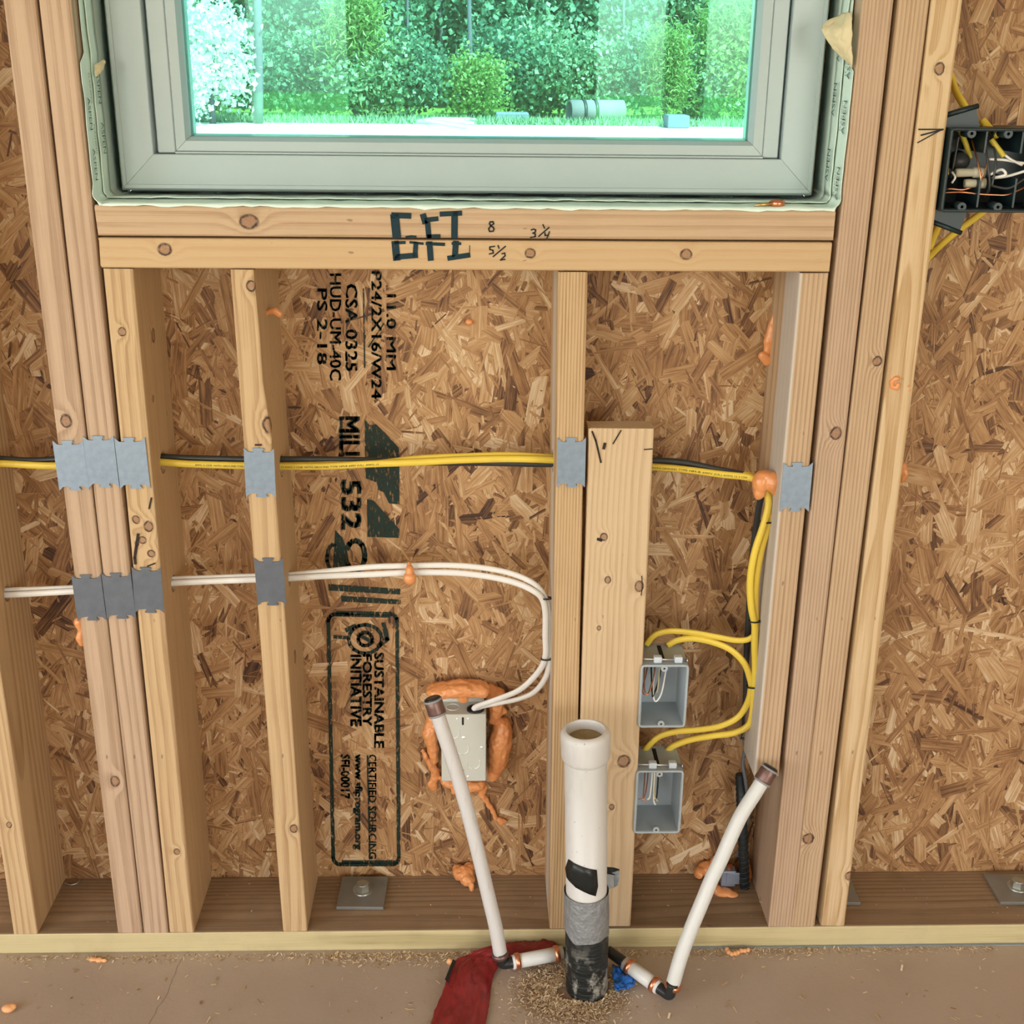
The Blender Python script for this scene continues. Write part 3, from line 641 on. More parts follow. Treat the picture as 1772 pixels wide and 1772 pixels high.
# ------------------------------------------------------------------ foam
FOAM = NT('orange_foam', .28, .5); _n = FOAM.noise(FOAM.coord(), 90, 4)
FOAM.color(FOAM.mix(FOAM.noise(FOAM.coord(), 18, 3), (.68, .25, .075), (.82, .36, .14))); FOAM.bump(_n, .25, .002)
FOAM.b.inputs['Subsurface Weight'].default_value = .12; FOAM.b.inputs['Subsurface Radius'].default_value = (.004, .002, .001); FOAM = FOAM.mat
FPALE = plain('pale_orange_foam', (.85, .42, .18), .5, var=.2, vs=80)
ftex = bpy.data.textures.new('foam_lumps', 'CLOUDS'); ftex.noise_scale = .009; ftex.noise_depth = 2
def foam(lab, blobs, vox=.0016, mat=None, name='expanding_foam', disp=.006, group=None):
    bm = bmesh.new()
    for (c, r) in blobs:
        r = r if isinstance(r, (tuple, list)) else (r, r, r)
        bmesh.ops.create_icosphere(bm, subdivisions=2, radius=1, matrix=Matrix.Translation(c) @ Matrix.Diagonal((*r, 1)))
    c0 = Vector(blobs[0][0]); 
    for v in bm.verts: v.co -= c0
    o = link(name, frombm(bm, name, True), mat or FOAM, loc=c0)
    md = o.modifiers.new('r', 'REMESH'); md.mode = 'VOXEL'; md.voxel_size = vox; md.use_smooth_shade = True
    if disp: md = o.modifiers.new('d', 'DISPLACE'); md.texture = ftex; md.strength = disp; md.mid_level = .5
    md = o.modifiers.new('s', 'SMOOTH'); md.factor = .5; md.iterations = 3
    return tag(o, lab, 'foam', group)
def bead(P, y, r, n=10, flat=.7):      # chain of blobs through photo points lying on depth y
    out = []
    for i in range(len(P)-1):
        for k in range(n):
            t = k/n; a = P[i][0]+(P[i+1][0]-P[i][0])*t; b_ = P[i][1]+(P[i+1][1]-P[i][1])*t
            rr_ = r if not isinstance(r, list) else r[i]+(r[i+1]-r[i])*t
            out.append((at(a, b_, y), (rr_, rr_*flat, rr_)))
    return out
YO = D-.006
B = bead([(750, 1196), (800, 1190), (840, 1193)], YO-.022, [.012, .013, .012], 8, 1.6)+bead([(800, 1205), (805, 1212)], YO-.03, [.010, .005], 4)
B += bead([(848, 1195), (862, 1205), (858, 1235), (852, 1248)], YO-.01, [.011, .013, .011, .007], 6, 1.2)+bead([(868, 1228), (872, 1232)], YO-.012, [.008, .007], 3)
B += bead([(870, 1255), (866, 1285), (862, 1320), (852, 1345)], YO-.008, [.014, .020, .015, .009], 8, 1.2)
B += bead([(748, 1240), (744, 1270), (750, 1300), (752, 1320)], YO-.012, [.009, .013, .009, .005], 8, 1.2)+bead([(732, 1300), (742, 1318), (753, 1335), (752, 1350)], YO-.004, [.004, .006, .008, .008], 6)
B += bead([(748, 1356), (750, 1366)], YO-.004, [.009, .006], 4)+bead([(770, 1350), (800, 1358), (835, 1358)], YO-.010, [.008, .012, .009], 8, 1.4)
B += bead([(785, 1365), (786, 1372)], YO-.002, [.006, .005], 3)+bead([(836, 1362), (832, 1374), (843, 1388), (852, 1402), (858, 1416), (868, 1420), (874, 1421)], YO, [.009, .006, .005, .0045, .0045, .006, .004], 5, .9)
foam('ring of orange foam sealing the grey metal box, thin strand trailing below it', B)
foam('double orange foam lump where the yellow cables turn down at the upper right', [(at(1316, 835, .035), (.0125, .014, .017)), (at(1337, 834, .032), (.0125, .014, .016)), (at(1323, 822, .036), (.013, .012, .007)), (at(1314, 852, .033), (.009, .009, .010)), (at(1343, 845, .03), (.0085, .009, .011)), (at(1312, 858, .033), .006)], disp=.001)
foam('orange foam drop gripping the white cables', [(at(709, 1000, YW-.014), (.010, .009, .011)), (at(709, 988, YW-.012), (.0065, .007, .010)), (at(708, 978, YW-.008), (.0035, .004, .006))], .001, disp=.001)
foam('lumpy orange foam blob on the bottom plate left of the drain pipe', [(at(802, 1512, .118), (.018, .014, .014)), (at(794, 1506, .125), (.011, .011, .010)), (at(808, 1522, .108), (.013, .012, .010)), (at(816, 1534, .10), (.005, .006, .008)), (at(817, 1540, .098), .003), (at(812, 1500, .128), (.010, .01, .007))], .0014, disp=.006)
foam('long orange foam strand hanging on the side of the cut-off stud', bead([(1343, 545), (1338, 565), (1333, 590), (1328, 610)], .125, [.005, .008, .010, .006], 6)+bead([(1320, 616), (1328, 624), (1337, 620)], .122, [.007, .008, .005], 5), .0014, disp=.002)
foam('tiny orange foam dot on the pale stud side under the right sill end', [(at(1360, 575, .062), (.004, .005, .005)), (at(1361, 572, .06), .003)], .0009, disp=0)
foam('tiny orange foam lump high on the side of the lone yellow stud', bead([(455, 548), (463, 540), (476, 538), (486, 545)], .05, [.003, .003, .005, .005], 4), .001, disp=.003)
foam('tiny orange foam dot stuck on the board above the stamp', [(at(812, 557, YO+.002), (.006, .005, .005))], .001, disp=.001)
foam('orange foam poking out left of the tight stud group, below the dull nail plates', bead([(137, 1077), (141, 1090), (139, 1104), (143, 1116)], .02, [.008, .006, .007, .005], 4), .0012, disp=.003)
foam('small curl of orange foam splashed on the wavy-grained stud', bead([(1549, 655), (1543, 662), (1544, 670), (1552, 672), (1555, 664)], -.001, .0032, 5)+[(at(1552, 655, -.001), .004), (at(1572, 668, 0), .002), (at(1575, 676, 0), .0018), (at(1562, 656, 0), .0016)], .0009, disp=.001)
foam('orange foam lump in the corner behind the wavy-grained stud', bead([(1563, 806), (1564, 820), (1561, 835)], .125, [.006, .008, .003], 5), .0013, disp=.003)
foam('orange foam mound left of the rebar at the board foot', [(at(1222, 1503, .128), (.016, .014, .014)), (at(1210, 1510, .118), (.010, .011, .010)), (at(1243, 1493, .13), (.014, .012, .016)), (at(1237, 1510, .125), (.012, .012, .012))], .0016, disp=.004)
foam('glossy orange foam tongue lying on the plate in front of the rebar', [(at(1252, 1545, .085), (.017, .011, .009)), (at(1266, 1549, .082), (.012, .010, .007)), (at(1240, 1539, .09), (.009, .010, .008))], .0014, disp=.001)
foam('orange foam sliver right of the rebar', bead([(1289, 1490), (1291, 1515), (1287, 1540)], .115, [.008, .011, .006], 6), .0015, disp=.002)
foam('thin orange foam crumb on the floor at left near the plate', [((p := atz(161, 1660, .003)), (.007, .004, .003)), (p+Vector((.010, -.002, 0)), (.006, .005, .004)), (p+Vector((.018, -.003, 0)), (.004, .003, .003))], .0009, FPALE, 'foam_crumb', .002)
foam('rounded orange foam crumb at the bottom left corner of the floor', [((p := atz(14, 1745, .006)), (.010, .007, .006)), (p+Vector((.006, .002, .001)), (.006, .005, .005))], .001, FPALE, 'foam_crumb', .001)
foam('curled orange foam crumb on the floor under the right end of the plate', [(atz(x, y, .004), .0038) for x, y in ((1258, 1643), (1261, 1648), (1266, 1651), (1272, 1650), (1277, 1648), (1283, 1645), (1289, 1645), (1295, 1644))], .0009, FPALE, 'foam_crumb', .002)
foam('small orange foam crumb at the top of the red sheet', [(atz(778, 1664, .012), (.005, .004, .006))], .0009, FPALE, 'foam_crumb', .001)

# ------------------------------------------------------------------ cables
YELC = plain('yellow_cable_jacket', (.80, .58, .07), .38, var=.08, vs=40, spec=.5); WHC = plain('white_cable_jacket', (.82, .79, .73), .35, var=.04, spec=.5)
BKC = plain('black_cable_jacket', (.035, .037, .035), .4, spec=.5); GRC = plain('grey_cable_jacket', (.13, .14, .15), .45); TIE = plain('black_tie', (.02, .02, .02), .4)
def ppath(P): return [at(a, b, y) for (a, b, y) in P]
def cable(name, P, ru, rv, mat, lab, cat='cable', up=(0, -1, 0), n=10, group=None):
    pts = ppath(P); c0 = pts[0].copy(); me = tube_mesh(pts, ru, rv, up0=up, n=n); me.transform(Matrix.Translation(-c0))
    return tag(link(name, me, mat, loc=c0), lab, cat, group)
def print_on(o, P, t, s0, s1, h, col=BLK, yoff=.0032):
    """small print along a cable between path fractions s0..s1"""
    C = smooth_path(ppath(P), 10); n = len(C)-1; I = Ink()
    def fn(u, v):
        q = (s0+(s1-s0)*u)*n; i = min(int(q), n-1); p = C[i].lerp(C[i+1], q-i); return p+Vector((0, -yoff, (v-.5)*h))
    I.text(t, fn, .01); k = I.build('jacket_print', col); child_keep(k, o)
HZ = .0045
P1 = [(-60, 801, YC), (0, 802, YC), (95, 806, YC), (180, 800, YC), (262, 799, YC), (330, 803, YC), (425, 806, YC), (485, 807, YC), (560, 807, YC), (640, 803, YC), (720, 800, YC), (800, 796, YC), (880, 794, YC), (955, 796, YC), (1000, 800, YC), (1060, 802, YC+.004), (1126, 808, YC), (1180, 812, YC-.004), (1250, 821, YC-.012), (1300, 827, .045), (1322, 840, .04)]
y1 = cable('electrical_cable', P1, .0042, .0052, YELC, 'yellow cable running level through the studs from the left edge to the foam lump')
print_on(y1, P1, 'AWG 2 CDR WITH GROUND TYPE NM-B 600V (UL)   AWG 2 CDR TYPE NM-B', .255, .35, .0035, yoff=.0050); print_on(y1, P1, '12 AWG 2 CDR WITH GROUND TYPE NM-B 600V (UL)  AWG 12', .352, .46, .0035, yoff=.0050); print_on(y1, P1, 'WITH GROUND TYPE NM-B 600V (UL) AWG 12 2 CDR', .80, .94, .0035, yoff=.0050)
P1b = [(a, b-3.2, y+.009) for (a, b, y) in P1]
P1b[9:14] = [(640, 803, YC+.006), (720, 794, YC+.008), (800, 790, YC+.008), (880, 788, YC+.008), (955, 792, YC+.008)]
cable('electrical_cable', P1b, .004, .005, YELC, 'second yellow cable close behind the first, rising above it near the centre stud')
P2 = [(-60, 792, YC+.010), (0, 794, YC+.010), (50, 797, YC+.010), (95, 795, YC+.010), (180, 790, YC+.010), (262, 790, YC+.010), (330, 793, YC+.010), (425, 795, YC+.010), (485, 795, YC+.010), (560, 795, YC+.012), (650, 797, YC+.016), (750, 800, YC+.018), (850, 801, YC+.018), (955, 803, YC+.014), (1000, 800, YC+.010), (1060, 796, YC+.012), (1126, 797, YC+.010), (1180, 800, YC+.004), (1240, 812, YC-.002), (1300, 825, .055), (1318, 845, .055), (1313, 880, .065), (1306, 930, .075), (1299, 990, .08), (1296, 1060, .085), (1292, 1130, .09), (1291, 1200, .09), (1288, 1265, .085), (1286, 1280, .08)]
cable('electrical_cable', P2, .0042, .0048, BKC, 'black cable beside the yellow ones, turning down behind them at the cut-off stud')
PG = [(1286, 1272, .082), (1289, 1295, .08), (1285, 1320, .085), (1289, 1345, .088), (1293, 1375, .092), (1296, 1410, .096), (1286, 1450, .10), (1276, 1482, .105)]
cable('ground_wire', PG, .0028, .0028, GRC, 'grey ground wire dropping from the yellow loops to the rebar', 'wire')
# drops
D1 = [(1322, 842, .04), (1330, 868, .036), (1323, 903, .034), (1306, 955, .036), (1298, 1005, .038), (1300, 1050, .040), (1306, 1082, .042), (1306, 1120, .042), (1307, 1160, .044), (1304, 1200, .046), (1302, 1235, .048), (1294, 1256, .05), (1270, 1268, .052), (1235, 1273, .054), (1195, 1280, .056), (1165, 1291, .058), (1152, 1303, .058)]
d1 = cable('electrical_cable', D1, .0045, .0052, YELC, 'yellow cable from the foam lump down to the right hole of the lower outlet box')
D2 = [(1330, 842, .042), (1337, 870, .04), (1331, 903, .038), (1317, 955, .04), (1309, 1005, .042), (1307, 1050, .044), (1308, 1090, .046), (1298, 1105, .05), (1275, 1108, .052), (1240, 1102, .054), (1200, 1095, .056), (1160, 1092, .056), (1133, 1099, .056), (1118, 1116, .056)]
cable('electrical_cable', D2, .0035, .005, YELC, 'yellow cable leaving the bundle at its second tie, ending in the upper outlet box')
D3 = [(1155, 1117, .058), (1172, 1108, .057), (1200, 1105, .056), (1235, 1112, .054), (1265, 1125, .052), (1288, 1148, .05), (1298, 1175, .048), (1300, 1190, .047), (1294, 1215, .048), (1278, 1240, .05), (1250, 1255, .052), (1215, 1262, .054), (1170, 1266, .056), (1140, 1275, .057), (1120, 1293, .058), (1115, 1303, .058)]
cable('electrical_cable', D3, .0035, .005, YELC, 'yellow loop joining the two outlet boxes through the third tie')
print_on(d1, D1, 'NM-B 12-2', .47, .53, .003)
def tie(px, py, y, r, lab, tilt=0):
    c = at(px, py, y); o = lathe('cable_tie', (0, 0, 0), (math.sin(tilt), .1, 1), [(r*.95, -.0012), (r*1.08, -.0012), (r*1.08, .0012), (r*.95, .0012), (r*.95, -.0012)], TIE, seg=20)
    o.location = c; o.scale = (1, .8, 1); bm = bmesh.new(); addbox(bm, r*.8, r*1.6, -.002, .002, -.0018, .0018, .0004)
    k = link('tie_head', frombm(bm, 'tie_head'), TIE, o); tag(o, lab, 'cable tie')
tie(1327, 903, .037, .0088, 'black tie on the yellow cables just under the foam lump'); tie(1305, 1075, .043, .0078, 'black tie where the first yellow cable bends off'); tie(1302, 1188, .047, .0088, 'black tie on the yellow loop level with the upper outlet box')
# white cables
W1 = [(-40, 1031, YW), (0, 1030, YW), (130, 1023, YW), (200, 1018, YW), (285, 1010, YW), (360, 1006, YW), (443, 1003, YW), (495, 1001, YW), (560, 997, YW), (640, 994, YW), (709, 991, YW), (780, 991, YW), (840, 997, YW-.002), (890, 1008, YW-.004), (922, 1022, YW-.005), (938, 1036, YW-.005), (944, 1060, YW-.005), (944, 1100, YW-.005), (944, 1135, YW-.003), (932, 1162, YW+.004), (900, 1193, YW+.018), (860, 1210, YW+.03), (826, 1222, YW+.040), (820, 1228, YW+.042)]
W2 = [(-40, 1024, YW+.007), (0, 1022, YW+.007), (130, 1017, YW+.007), (200, 1010, YW+.007), (285, 1003, YW+.007), (360, 1000, YW+.007), (443, 997, YW+.007), (495, 995, YW+.007), (560, 989, YW+.006), (640, 981, YW+.004), (709, 979, YW+.004), (780, 978, YW+.003), (840, 983, YW), (890, 994, YW), (925, 1011, YW), (942, 1032, YW), (949, 1060, YW), (949, 1100, YW), (950, 1140, YW+.002), (945, 1170, YW+.01), (925, 1197, YW+.022), (895, 1210, YW+.032), (860, 1217, YW+.038), (830, 1224, YW+.044), (824, 1232, YW+.044)]
w1 = cable('electrical_cable', W1, .0035, .0048, WHC, 'lower white cable of the pair, curving down to the grey metal box')
w2 = cable('electrical_cable', W2, .0035, .0044, WHC, 'upper white cable of the pair, arching higher above the orange drop')
print_on(w1, W1, 'AWG 14 CU 2 CDR WITH GROUND TYPE NM-B 600V   (UL)', .19, .275, .0032); print_on(w1, W1, 'TYPE NM-B 600V (UL) 14-2 WITH', .305, .385, .0032); print_on(w2, W2, 'TYPE NM-B 14-2 WITH GROUND 600V', .50, .60, .003)
tie(945, 1035, YW-.003, .0075, 'black tie at the top of the white cable bend'); tie(945, 1140, YW-.002, .0075, 'black tie at the bottom of the white cable bend')

# ------------------------------------------------------------------ grey metal junction box with knock-outs
BOXM = plain('painted_steel', (.60, .60, .52), .45, metal=.1, var=.03); BOXL = plain('knockout_edge', (.85, .86, .80), .3, metal=.4)
DK = plain('dark_hole', (.01, .01, .01), .8); GROM = plain('black_grommet', (.012, .012, .014), .4)
yb = .092; c0 = at(763, 1237, yb); c1 = at(841, 1352, yb); bx0, bx1, bz0, bz1 = c0.x, c1.x, c1.z, c0.z
jb = thing('junction_box', ((bx0+bx1)/2, D, bz0), 'pale grey metal electrical box with knock-outs, ringed by orange foam', 'electrical box')
def kid(o): world_child(o, jb); return o
bm = bmesh.new(); addbox(bm, bx0, bx1, yb, D+.004, bz0, bz1, .0012); kid(link('box_body', frombm(bm, 'b'), BOXM))
kid(box('mounting_flange', (bx0-.004, bx1-.003, D-.006, D-.0035, bz1-.004, bz1+.014), BOXM))
def ring_arc(name, cx, cz, r, a0, a1, y, mat, th=.0007):
    P = [Vector((cx+math.cos(math.radians(a))*r, y, cz+math.sin(math.radians(a))*r)) for a in np.linspace(a0, a1, 14)]
    return tube(name, P, th, th, mat, sub=False, seg=6)
def bp(a, b): return at(a, b, yb)
for (a, b_) in ((800, 1295), (820, 1320), (783, 1268)):
    c = bp(a, b_)
    for q in ((150, 262), (278, 390)): kid(ring_arc('knockout', c.x, c.z, .0105, q[0], q[1], yb-.0002, BOXL))
for (a, b_) in ((801, 1248), (801, 1338)):
    c = bp(a, b_); kid(box('screw_slot', (c.x-.0022, c.x+.0022, yb-.0004, yb+.002, c.z-.0075, c.z+.0075), DK, bev=.0019, seg=3))
for (a, b_, r_) in ((791, 1244, .0018), (810, 1244, .0018), (833, 1294, .0026), (810, 1344, .0022), (802, 1277, .003)):
    c = bp(a, b_); kid(lathe('dimple', (c.x, yb, c.z), (0, -1, 0), [(r_, 0), (r_*.7, .0006), (0.0001, .0008)], BOXL, seg=12))
c = Vector((bx0+.018, yb+.024, bz1)); P = [c+Vector((math.cos(a)*.010, math.sin(a)*.010, .0002)) for a in np.linspace(0, 6.2, 20)]
kid(tube('knockout', P, .0006, .0006, BOXL, sub=False, seg=6))
c = Vector((bx1-.017, yb+.016, bz1)); kid(lathe('cable_grommet', c, (0, 0, 1), [(.0135, 0), (.0135, .002), (.0115, .003), (.009, .003), (.008, .0005), (.0001, .0005)], GROM, seg=28))

# ------------------------------------------------------------------ grey plastic outlet boxes on the flat board
PLA = plain('grey_blue_plastic', (.40, .45, .47), .42, var=.04); NAIL = plain('bright_nail', (.55, .55, .55), .3, metal=.9); COP = plain('copper', (.72, .30, .16), .28, metal=.9, var=.15, vs=80); WW = plain('white_wire', (.85, .83, .76), .4)
def shell(b, t=.0022, bev=.0):
    x0, x1, y0, y1, z0, z1 = b; bm = bmesh.new()
    addbox(bm, x0, x0+t, y0, y1, z0, z1, bev); addbox(bm, x1-t, x1, y0, y1, z0, z1, bev); addbox(bm, x0+t, x1-t, y0, y1, z0, z0+t, bev)
    addbox(bm, x0+t, x1-t, y0, y1, z1-t, z1, bev); addbox(bm, x0+t, x1-t, y1-t, y1, z0+t, z1-t); return bm
def rim(x0, x1, z0, z1, y, mat, r=.006, th=.0016):
    P = []
    for cx, cz, a0 in ((x0+r, z0+r, 180), (x1-r, z0+r, 270), (x1-r, z1-r, 0), (x0+r, z1-r, 90)):
        for k in range(5): an = math.radians(a0+22.5*k); P.append(Vector((cx+math.cos(an)*r, y, cz+math.sin(an)*r)))
    P.append(P[0]); return tube('rim', P, th, th, mat, sub=False, seg=8, cap=False)
def outlet(TL, BR, lab, wires):
    y0, y1 = -.004, .068; a = at(*TL, y0); b = at(*BR, y0); x0 = max(a.x, bF.location.x+.0885+.0012); x0 = a.x; x1, z1, z0 = b.x, a.z, b.z
    xb = x1-.0
    t = thing('outlet_box', ((x0+x1)/2, y0, z0), lab, 'electrical box', 'plastic outlet boxes')
    def kk(o): world_child(o, t); return o
    kk(link('box_body', frombm(shell((x0, x1, y0, y1, z0, z1)), 's'), PLA)); kk(rim(x0, x1, z0, z1, y0, PLA, .005, .0017))
    for z, s in ((z1-.0045, -1), (z0+.0045, 1)):
        xc = (x0+x1)/2-.001; ear = kk(lathe('screw_ear', (xc, y0-.001, z), (0, 1, 0), [(.0016, 0), (.005, 0), (.005, .005), (.0016, .005), (.0016, 0)], PLA, seg=18))
        sub(lathe('screw_hole', (xc, y0-.0006, z), (0, 1, 0), [(.0001, 0), (.0017, 0), (.0017, .002)], DK, seg=10), ear)
    # nail guides and nails across the top, entering the board
    for q in (.018, .048):
        kk(box('nail_guide', (x0+q, x0+q+.012, y0+.006, y0+.016, z1, z1+.010), plain('guide_plastic', (.60, .66, .70), .4), bev=.002, seg=2))
    n = tube('nail', [Vector((x0-.012, y0+.011, z1+.006)), Vector((x1+.0005, y0+.011, z1+.003))], .0016, .0016, NAIL, sub=False, seg=8); kk(n)
    sub(lathe('nail_head', (x1-.001, y0+.011, z1+.003), (1, 0, 0), [(.0001, 0), (.004, 0), (.004, .0015), (.0001, .0015)], NAIL, seg=14), n)
    kk(box('cable_slot', (x0+.030, x0+.036, y0+.02, y1-.008, z1-.0005, z1+.0004), DK))
    for (ru, mat, P) in wires:
        kk(tube('wire', [Vector((x0+u*(x1-x0), y0+.004+yy*(y1-y0), z0+v*(z1-z0))) for u, v, yy in P], ru, ru, mat, seg=8))
    return t
wrs = lambda s: [(.0013, WW, [(.75, .97, .9), (.62, .7, .5), (.5, .45, .2), (.36, .35, .12), (.33, .5, .3), (.45, .85, .8)]), (.0012, plain('black_wire', (.02, .02, .02), .4), [(.62, .97, .9), (.5, .65, .5), (.33, .42, .2), (.29, .5, .2), (.32, .9, .8)]),
         (.0010, COP, [(.4, .95, .9), (.36, .75, .4), (.22, .5, .12), (.12, .52, .15), (.15, .8, .6)]), (.0010, COP, [(.3, .95, .9), (.2, .7, .5), (.08, .5, .2), (.18, .46, .12), (.3, .6, .3)]),
         (.0012, plain('tan_wire', (.55, .45, .25), .4), [(.55, .95, .9), (.48, .75, .5), (.42, .5, .25), (.38, .46, .2)])]
outlet((1111, 1152), (1184, 1257), 'upper grey plastic outlet box on the flat board, white wires hanging inside', wrs(0))
W2_ = [(.0013, WW, [(.44, .97, .9), (.42, .75, .5), (.34, .52, .15), (.28, .46, .12)]), (.0013, WW, [(.5, .97, .9), (.47, .7, .5), (.43, .45, .15), (.47, .38, .12)]), (.0012, plain('black_wire2', (.02, .02, .02), .4), [(.6, .97, .9), (.56, .7, .5), (.5, .48, .2), (.44, .44, .15)]),
       (.0010, COP, [(.36, .95, .9), (.33, .7, .5), (.22, .5, .15), (.08, .47, .12)]), (.0010, COP, [(.3, .95, .9), (.26, .7, .5), (.2, .48, .15), (.30, .42, .12)]), (.0026, plain('yellow_sheath_end', (.55, .42, .06), .4), [(.28, .98, .95), (.25, .85, .75), (.2, .75, .6)]), (.0012, plain('tan_wire2', (.55, .45, .25), .4), [(.55, .95, .9), (.5, .7, .5), (.45, .5, .2), (.52, .42, .15)])]
outlet((1103, 1335), (1175, 1440), 'lower grey plastic outlet box on the flat board, bunched wire ends inside', W2_)

# ------------------------------------------------------------------ dark multi-gang switch box at the right edge
DBX = plain('blue_black_plastic', (.010, .024, .028), .4, var=.1, spec=.5)
p0 = at(1648, 222, -.010); p1 = at(1630, 366, -.010); sx0 = sK.location.x+W+.003+.0; k_sl = (at(1612, 0, 0).x-at(1421, 1600, 0).x)/(at(1612, 0, 0).z-at(1421, 1600, 0).z)
sx0 = sK.location.x+k_sl*(p0.z-W)+W+.0025; sx1 = sx0+.148; sz0, sz1 = p1.z, p0.z; sy0, sy1 = -.010, .078
sb = thing('switch_box', ((sx0+sx1)/2, sy0, sz0), 'dark blue-black multi-gang switch box full of wires at the right edge', 'electrical box')
def sk(o): world_child(o, sb); return o
sk(link('box_body', frombm(shell((sx0, sx1, sy0, sy1, sz0, sz1), .003), 's'), DBX)); sk(rim(sx0+.001, sx1-.001, sz0+.001, sz1-.001, sy0, DBX, .003, .0018))
for k in (1, 2): sk(box('divider', (sx0+k*.046+.003, sx0+k*.046+.0055, sy0+.012, sy1, sz0+.004, sz0+.04), DBX)); sk(box('divider', (sx0+k*.046+.003, sx0+k*.046+.0055, sy0+.012, sy1, sz1-.03, sz1-.004), DBX))
for k in range(3):
    for z, s in ((sz1-.004, -1), (sz0+.004, 1)): sk(lathe('screw_ear', (sx0+.026+k*.046, sy0-.001, z+s*.002), (0, 1, 0), [(.002, 0), (.0055, 0), (.0055, .025), (.002, .025), (.002, 0)], DBX, seg=18))
for (za, zb, s) in ((sz1, sz1+.02, 1), (sz0-.02, sz0, -1)):      # angled nailing wings
    P = [(sx0, sz1 if s > 0 else sz0), (sx0+.046, sz1 if s > 0 else sz0), (sx0+.038, (sz1+.026) if s > 0 else (sz0-.030)), (sx0, (sz1+.014) if s > 0 else (sz0-.016))]
    bm = extrude_poly(P, lambda u, v, d: Vector((u, .018+d, v)), .022); sk(link('nailing_wing', frombm(bm, 'w'), DBX))
    a, b_ = Vector((sx0-.0, .016, P[3][1])), Vector((sx0+.040, .016, P[2][1])); sk(tube('nail_sleeve', [a, a.lerp(b_, .5), b_], .0032, .0032, DBX, sub=False, seg=10))
lb = sk(box('inside_label', (sx0+.020, sx0+.040, sy1-.0045, sy1-.0035, sz1-.045, sz1-.018), plain('grey_label', (.25, .30, .28), .6)))
def sp(u, v, d): return Vector((sx0+u*.148, sy0+d*.088, sz0+v*(sz1-sz0)))
I = Ink(); I.text('EN3', lambda u, v: sp(.155+.08*u, .74+.09*v, .938), .02); I.text('XXXX', lambda u, v: sp(.16+.09*u, .62+.06*v, .938), .02); o = I.build('label_print', BLK); sk(o)
SHY = plain('yellow_sheath_in_box', (.55, .43, .05), .4)
for (nm, ru, rv, mat, P) in (('cable_end', .0045, .003, SHY, [(.09, .92, .55), (.09, .6, .45), (.085, .42, .35)]), ('cable_end', .0045, .0035, SHY, [(.20, .97, .6), (.25, .8, .5), (.31, .62, .5)]), ('cable_end', .0045, .0035, SHY, [(.42, .86, .3), (.48, .75, .25), (.53, .66, .2)]),
    ('wire', .0014, .0014, WW, [(.12, .46, .3), (.135, .4, .22), (.12, .33, .25)]), ('wire', .0017, .0017, WW, [(.42, .62, .3), (.55, .615, .25), (.7, .58, .3), (.9, .55, .4)]), ('wire', .0016, .0016, WW, [(.53, .68, .2), (.6, .62, .22), (.72, .55, .3)]), ('wire', .0018, .0018, WW, [(.44, .42, .3), (.52, .5, .2), (.55, .44, .15), (.46, .4, .2), (.6, .42, .25), (.8, .5, .3)]),
    ('wire', .0012, .0012, COP, [(.02, .2, .3), (.2, .22, .2), (.35, .2, .2), (.5, .19, .2), (.62, .2, .2), (.8, .3, .3)]), ('wire', .0012, .0012, COP, [(.30, .85, .5), (.315, .6, .25), (.34, .4, .15), (.345, .2, .2)]), ('wire', .0012, .0012, COP, [(.38, .9, .4), (.40, .6, .25), (.36, .4, .2), (.34, .22, .3)]),
    ('wire', .0012, .0012, COP, [(.03, .23, .3), (.1, .26, .2), (.2, .25, .2), (.27, .27, .2), (.30, .25, .3)]), ('wire', .0016, .0016, BKC, [(.36, .95, .4), (.38, .6, .15), (.42, .3, .12), (.43, .15, .3)]), ('wire', .0016, .0016, BKC, [(.44, .95, .4), (.45, .6, .15), (.44, .3, .12)]), ('wire', .0016, .0016, BKC, [(.46, .3, .2), (.6, .28, .15), (.75, .4, .2), (.95, .45, .3)]), ('wire', .0016, .0016, BKC, [(.16, .9, .4), (.15, .6, .4), (.14, .38, .4)])):
    sk(tube(nm, [sp(*p) for p in P], ru, rv, mat, seg=8))
CON = plain('cream_connector', (.50, .46, .33), .5)
for (u, v, L) in ((.15, .45, .036), (.24, .32, .026)):
    sk(lathe('wire_connector', sp(u, v, .3), (1, -.1, .03), [(.0001, 0), (.0052, 0), (.0056, .004), (.005, L*.6), (.0066, L*.62), (.0066, L), (.0001, L)], CON, seg=14))
sk(lathe('wire_connector', sp(.22, .58, .6), (0, -1, 0), [(.0001, .02), (.010, .018), (.013, .0), (.0001, 0)], BKC, seg=16))
cable('electrical_cable', [(1645, 130, .09), (1655, 160, .075), (1668, 182, .06), (1682, 205, .05)], .007, .004, YELC, 'broad yellow cable entering the top of the dark switch box from behind the stud')
cable('electrical_cable', [(1700, 208, .06), (1712, 222, .05), (1725, 235, .03)], .004, .005, YELC, 'short yellow cable slipping over the top edge of the dark switch box')
PB = [(1585, 475, .125), (1612, 440, .115), (1650, 405, .10), (1690, 375, .085), (1722, 350, .07)]
cb = cable('electrical_cable', PB, .004, .0048, YELC, 'printed yellow cable slanting from the stud up to the bottom of the dark switch box'); print_on(cb, PB, 'NM-B 12-2 WITH GROUND 600V (UL)', .35, .85, .003)
cable('electrical_cable', [(1608, 430, .10), (1618, 405, .09), (1630, 378, .075)], .004, .005, YELC, 'short yellow cable peeking out between the stud and the foot of the dark switch box')

